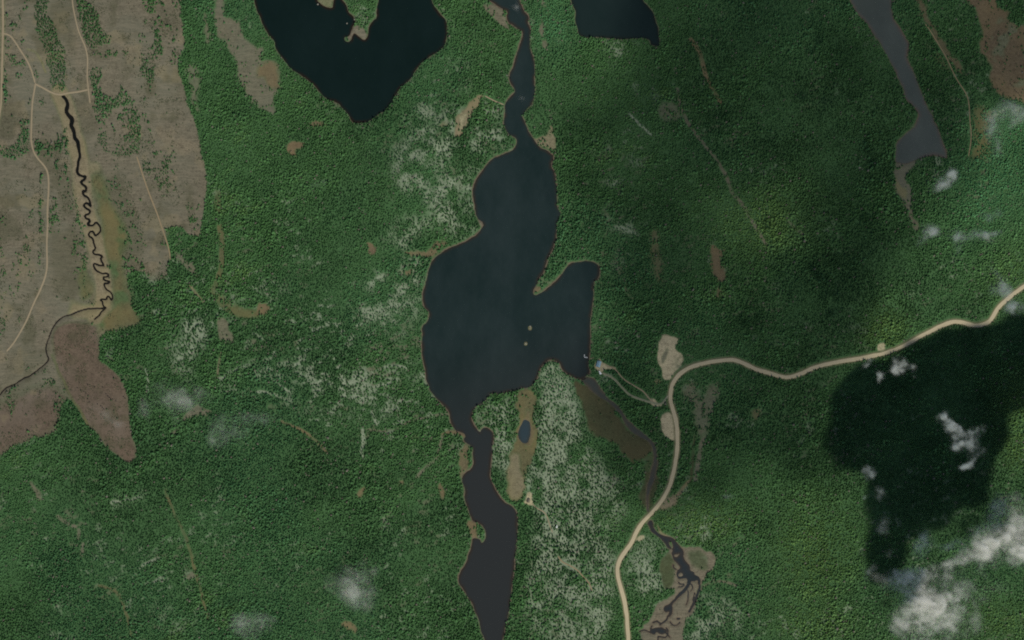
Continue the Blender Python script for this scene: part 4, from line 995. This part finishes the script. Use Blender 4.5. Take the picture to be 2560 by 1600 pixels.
for x, y, r, lb in ((794.5, 10.5, 1.4, 'white rock off the tip of the small top peninsula in the heart shaped lake'), (867.5, 58.5, 1.2, 'white rock off the western side of the wooded peninsula'), (886.5, 48, 1.5, 'white rock at the waist of the wooded peninsula'), (1480, 554, 1.7, 'white rock glinting in the forest east of the main lake'), (2147.5, 421, 2.0, 'white rock in the dark forest west of the long grey lake'), (1267, 188, 1.5, 'white rock on the western bank of the narrow northern reach')):
    boulder(x, y, r, lb, 'scattered white rocks')

# ------------------------------------------------------------------ clouds: real bodies of even, thin vapour whose thickness makes the shape
def cloud_material(name, density):
    m = bpy.data.materials.new(name); m.use_nodes = True
    N, L = m.node_tree.nodes, m.node_tree.links
    N.remove(N['Principled BSDF'])
    v = N.new('ShaderNodeVolumePrincipled'); v.inputs['Color'].default_value = (1.0, .985, .925, 1); v.inputs['Density'].default_value = density; v.inputs['Anisotropy'].default_value = 0.0
    L.new(v.outputs[0], N['Material Output'].inputs['Volume'])
    return m
M_CLOUD = cloud_material('cloud_vapour', .10); M_CLOUD_D = cloud_material('dense_cloud_vapour', .10)
def cloud(name, bbox, fn, alt, step, mat, label, group, base=.45):
    xs = np.arange(bbox[0], bbox[2] + step, step); ys = np.arange(bbox[1], bbox[3] + step, step)
    X, Y = np.meshgrid(xs, ys)
    t = fn(X, Y)
    t[0] = t[-1] = 0; t[:, 0] = t[:, -1] = 0
    t = np.where(t < .04, 0, t)
    on = t > 0
    fm = on[:-1, :-1] | on[1:, :-1] | on[:-1, 1:] | on[1:, 1:]
    if not fm.any(): return
    k = 1 - alt / CAM_H; cz = np.array(cam.location)
    ny, nx = t.shape
    used = np.zeros(t.shape, bool); used[:-1, :-1] |= fm; used[1:, :-1] |= fm; used[:-1, 1:] |= fm; used[1:, 1:] |= fm
    ti = np.full(t.shape, -1); ti[used] = np.arange(used.sum()); bi = ti.copy(); bi[on] = used.sum() + np.arange(on.sum())
    wxx = cz[0] + (X - CMX) * S * k; wyy = cz[1] - (Y - CMY) * S * k
    co = np.concatenate([np.stack([wxx[used], wyy[used], alt + t[used] * (1 - base)], 1), np.stack([wxx[on], wyy[on], alt - t[on] * base], 1)])
    j, i = np.nonzero(fm)
    top = np.stack([ti[j, i], ti[j + 1, i], ti[j + 1, i + 1], ti[j, i + 1]], 1); bot = np.stack([bi[j, i], bi[j, i + 1], bi[j + 1, i + 1], bi[j + 1, i]], 1)
    me = bpy.data.meshes.new(name); me.from_pydata(co.tolist(), [], np.concatenate([top, bot]).tolist()); me.update(); me.materials.append(mat)
    o = bpy.data.objects.new(name, me); C.objects.link(o)
    return tag(o, label, 'cloud', group)
def blobs(lst, T0, wisp=70, seed=200, pw=1.7):
    """lst of (x, y, rx, ry, angle, strength) -> thickness in metres"""
    def fn(X, Y):
        qx = X + (fbm(X, Y, wisp, seed, 4) - .5) * wisp * .9; qy = Y + (fbm(X, Y, wisp, seed + 5, 4) - .5) * wisp * .9
        f = np.zeros_like(X)
        for x, y, rx, ry, an, st in lst:
            c, s = math.cos(an), math.sin(an); dx, dy = qx - x, qy - y
            u, v = (dx * c + dy * s) / rx, (-dx * s + dy * c) / ry
            f = np.maximum(f, 0) + st * np.exp(-(u * u + v * v) * 1.3)
        n = fbm(X, Y, wisp * .8, seed + 9, 5, .62)
        m = fbm(X * .8 + Y * .6, (Y * .8 - X * .6) * 1.7, wisp * .45, seed + 31, 4, .6)
        g = np.clip(f * (.30 + 1.4 * n) - .06, 0, None)
        return .11 * T0 * g ** pw * (.25 + 1.5 * sstep(.25, .75, n)) * (.45 + 1.1 * sstep(.2, .8, m))
    return fn
def tb(c, r, rows):
    k = 640 / 2419
    return [(c * 640 + x * k, r * 400 + y * k, rx * k, ry * k, a, s) for x, y, rx, ry, a, s in rows]
def bounds(b, m=1.9): return (min(q[0] - m * max(q[2], q[3]) - 30 for q in b), min(q[1] - m * max(q[2], q[3]) - 30 for q in b), max(q[0] + m * max(q[2], q[3]) + 30 for q in b), max(q[1] + m * max(q[2], q[3]) + 30 for q in b))
def put_cloud(b, T0, alt, label, wisp=70, seed=200, step=4, mat=None, group='low ragged clouds', pw=1.7):
    cloud('cloud', bounds(b), blobs(b, T0, wisp, seed, pw), alt, step, mat or M_CLOUD, label, group)
ALT = 380.0; LOW = 60.0
put_cloud(tb(3, 3, [(1150, 980, 170, 90, 0, .6), (1420, 950, 220, 110, -.3, .7), (1540, 1170, 200, 110, .5, 1.3), (1500, 880, 130, 90, 0, .6), (1780, 800, 260, 70, -.35, .7), (1650, 1280, 180, 150, 0, .7), (1850, 1050, 140, 80, .2, .6), (1980, 700, 180, 130, 0, .9),
                    (2110, 590, 180, 130, .3, 1.0), (2300, 520, 180, 140, 0, .9), (2480, 650, 170, 120, .4, 1.7), (2200, 330, 120, 120, 0, .5), (1480, 600, 120, 70, -.8, .7), (1690, 600, 120, 50, -.4, .4), (1360, 1370, 160, 120, 0, .7), (1580, 1460, 200, 110, 0, .6), (1940, 1370, 60, 140, .2, .5), (2750, 700, 260, 220, 0, 1.2), (1750, 1150, 200, 120, .6, .8), (1450, 1300, 150, 130, .3, .7), (1250, 1050, 180, 70, .2, .6), (1480, 1560, 160, 120, 0, .6), (2300, 420, 180, 120, -.3, .7), (2060, 480, 60, 130, .5, .6), (1600, 1000, 420, 160, -.2, .28), (2200, 620, 300, 200, -.4, .35), (1550, 1350, 300, 200, .3, .25), (2150, 1000, 200, 120, 0, .14), (2250, 200, 180, 160, 0, .25)]),
          36, LOW, 'broad ragged white cloud bank over the lower eastern corner', 52, 210, pw=1.05)
put_cloud(tb(3, 2, [(1680, 930, 60, 60, 0, .8), (1750, 1030, 70, 50, .8, .7), (1830, 1120, 110, 90, .4, 1.2), (1770, 1190, 60, 50, 0, .8), (1980, 1050, 80, 60, -.6, .9), (1920, 1210, 60, 70, 0, .4), (1890, 1370, 90, 60, -.6, 1.2), (2010, 1260, 70, 60, 0, .5)]), 110, ALT, 'white branching wisp over the black cloud shadow', 36, 221, 3)
put_cloud(tb(3, 2, [(1225, 430, 60, 90, .2, 1.1), (1080, 540, 45, 60, 0, .6), (1350, 490, 80, 40, .2, .45), (920, 425, 90, 35, -.2, .4)]), 100, ALT, 'small white puff just below the gravel road', 36, 232, 3)
put_cloud(tb(3, 2, [(930, 1430, 60, 70, .4, .8)]) + tb(3, 3, [(1040, 110, 45, 70, 0, .6), (920, 150, 60, 35, -.6, .5), (1100, 430, 90, 110, 0, .42), (1130, 700, 50, 70, .4, .35), (960, 850, 60, 90, .3, .35)]), 90, ALT, 'thin grey wisp along the western edge of the black shadow', 36, 243, 3)
put_cloud(tb(3, 1, [(1545, 690, 90, 75, .2, 1.2), (1440, 760, 70, 50, -.5, .6), (1810, 720, 100, 90, 0, .65), (1740, 830, 60, 70, 0, .45), (2030, 730, 120, 60, .2, .5), (2160, 690, 80, 50, -.3, .45)]), 105, ALT, 'row of small white puffs below the end of the long grey lake', 36, 254, 3)
put_cloud(tb(3, 1, [(1725, 160, 75, 60, -.7, .95), (1610, 230, 80, 50, -.2, .7)]), 95, ALT, 'small bluish puff beside the foot of the long grey lake', 36, 265, 3)
put_cloud(tb(3, 1, [(2210, 1220, 100, 110, .6, .55), (2340, 1400, 110, 90, 0, .7), (2130, 1050, 60, 100, -.5, .3), (2090, 500, 120, 60, -.2, .32)]), 95, ALT, 'thin cloud streak crossing the gravel road at the eastern edge', 40, 276, 3)
put_cloud(tb(3, 0, [(2180, 1180, 140, 160, .4, .55), (2330, 1080, 150, 100, 0, .45), (2150, 1400, 90, 130, 0, .4)]), 43, LOW, 'pale veil at the boundary of the bright eastern forest', 60, 287, 4, pw=1.25, group='thin haze patches')
put_cloud(tb(0, 2, [(1740, 800, 180, 170, .5, .40), (1450, 850, 90, 110, 0, .30), (1560, 650, 120, 100, 0, .18)]), 46, LOW, 'faint round haze patch east of the tongue shaped clearing', 80, 298, 4, pw=1.25, group='thin haze patches')
put_cloud(tb(0, 2, [(2250, 1050, 240, 200, .3, .36), (2100, 1130, 120, 120, 0, .25), (2480, 980, 160, 140, 0, .28)]), 46, LOW, 'large faint haze patch over the western forest', 90, 309, 4, pw=1.25, group='thin haze patches')
put_cloud(tb(0, 2, [(960, 840, 140, 100, .3, .18), (1140, 960, 110, 70, .2, .18)]), 46, LOW, 'thin haze lying on the tongue shaped clearing', 70, 311, 4, pw=1.25, group='thin haze patches')
put_cloud(tb(1, 3, [(930, 1050, 290, 190, .35, .34), (1110, 890, 130, 70, -.7, .30), (1000, 1150, 140, 100, 0, .22), (1020, 780, 70, 50, -.4, .2)]), 49, LOW, 'pale fan shaped haze patch over the southern forest', 80, 322, 4, pw=1.25, group='thin haze patches')
put_cloud(tb(0, 3, [(2320, 1380, 170, 150, .4, .45), (2480, 1330, 110, 120, 0, .28)]), 46, LOW, 'small pale haze patch near the southern edge', 80, 333, 4, pw=1.25, group='thin haze patches')
put_cloud(tb(1, 1, [(570, 220, 100, 60, -.3, .28)]), 43, LOW, 'tiny haze patch in the forest below the heart shaped lake', 40, 344, 4, pw=1.25, group='thin haze patches')
put_cloud(tb(2, 0, [(30, 100, 70, 50, .8, .35), (90, 930, 60, 40, .2, .18)]), 37, LOW, 'tiny haze patch over the northern lake narrows', 40, 355, 4, pw=1.25, group='thin haze patches')
put_cloud(tb(2, 3, [(2080, 160, 80, 50, 0, .25)]), 43, LOW, 'tiny haze patch in the forest above the wetland', 40, 366, 4, pw=1.25, group='thin haze patches')
# unseen clouds added south-east of the view, cut to the shade they cast
def shadow_shift(alt):
    d = alt / math.tan(SUN_EL) / S
    return -SHX / n_ * d, -SHY / n_ * d
def shade_cloud(poly, alt, T0, soft, label, mat, step, wob=30, seed=400, holes=()):
    ox, oy = shadow_shift(alt)
    k = 1 - alt / CAM_H
    P = np.array(poly)
    bb = (P[:, 0].min() - soft * 2, P[:, 1].min() - soft * 2, P[:, 0].max() + soft * 2, P[:, 1].max() + soft * 2)
    def fn(X, Y):
        # X, Y come in camera-plane map units; bring them to where the shadow falls
        x = (X - CMX) * k + CMX - ox; y = (Y - CMY) * k + CMY - oy
        x2 = x + (fbm(x, y, wob * 3, seed, 4) - .5) * wob * 2; y2 = y + (fbm(x, y, wob * 3, seed + 3, 4) - .5) * wob * 2
        D = np.full(X.shape, 1e9); I = np.zeros(X.shape, bool)
        for i in range(len(P)):
            (x0, y0), (x1, y1) = P[i], P[(i + 1) % len(P)]
            dx, dy = x1 - x0, y1 - y0; t = np.clip(((x2 - x0) * dx + (y2 - y0) * dy) / (dx * dx + dy * dy + 1e-9), 0, 1)
            D = np.minimum(D, np.hypot(x2 - x0 - t * dx, y2 - y0 - t * dy))
            if y0 != y1: I ^= ((y0 > y2) != (y1 > y2)) & (x2 < (x1 - x0) * (y2 - y0) / (y1 - y0) + x0)
        s = np.where(I, D, -D)
        t = T0 * sstep(-soft, soft, s) * (.6 + .8 * fbm(x, y, 120, seed + 7, 4))
        for hx, hy, hr, hs in holes: t = t * (1 - hs * np.exp(-((x2 - hx) ** 2 + (y2 - hy) ** 2) / hr ** 2))
        return t
    inv = lambda v, o, c: (v + o - c) / k + c
    b2 = (inv(bb[0], ox, CMX), inv(bb[1], oy, CMY), inv(bb[2], ox, CMX), inv(bb[3], oy, CMY))
    return cloud('cloud', b2, fn, alt, step, mat, label, 'unseen clouds added for their shade')
shade_cloud([(2064, 995), (2058, 1065), (2064, 1105), (2075, 1135), (2090, 1157), (2130, 1170), (2175, 1200), (2198, 1240), (2190, 1300), (2172, 1370), (2178, 1440), (2230, 1410), (2250, 1335), (2295, 1290), (2360, 1265), (2435, 1225), (2460, 1160), (2472, 1100), (2500, 1020), (2590, 960), (2640, 830), (2560, 800), (2480, 815), (2350, 835), (2270, 870), (2200, 905), (2150, 925), (2110, 940)],
           700.0, 60, 26, 'unseen dense cloud added south-east of the view to cast the black shadow', M_CLOUD_D, 5, 34, 410)
shade_cloud([(1600, -200), (1570, 130), (1440, 270), (1450, 430), (1500, 700), (1540, 800), (1490, 900), (1480, 1050), (1530, 1180), (1650, 1250), (1800, 1250), (1900, 1150), (2040, 1180), (2090, 1000), (2130, 880), (2190, 700), (2260, 590), (2310, 490), (2400, 430), (2420, 310), (2450, 235), (2600, 190), (2700, -200)],
           1500.0, 9.0, 85, 'unseen high cloud sheet added south-east of the view to shade the eastern forest', M_CLOUD, 14, 40, 420, [(1900, 560, 110, .7), (1480, 60, 120, .5), (2000, 1000, 90, .3)])
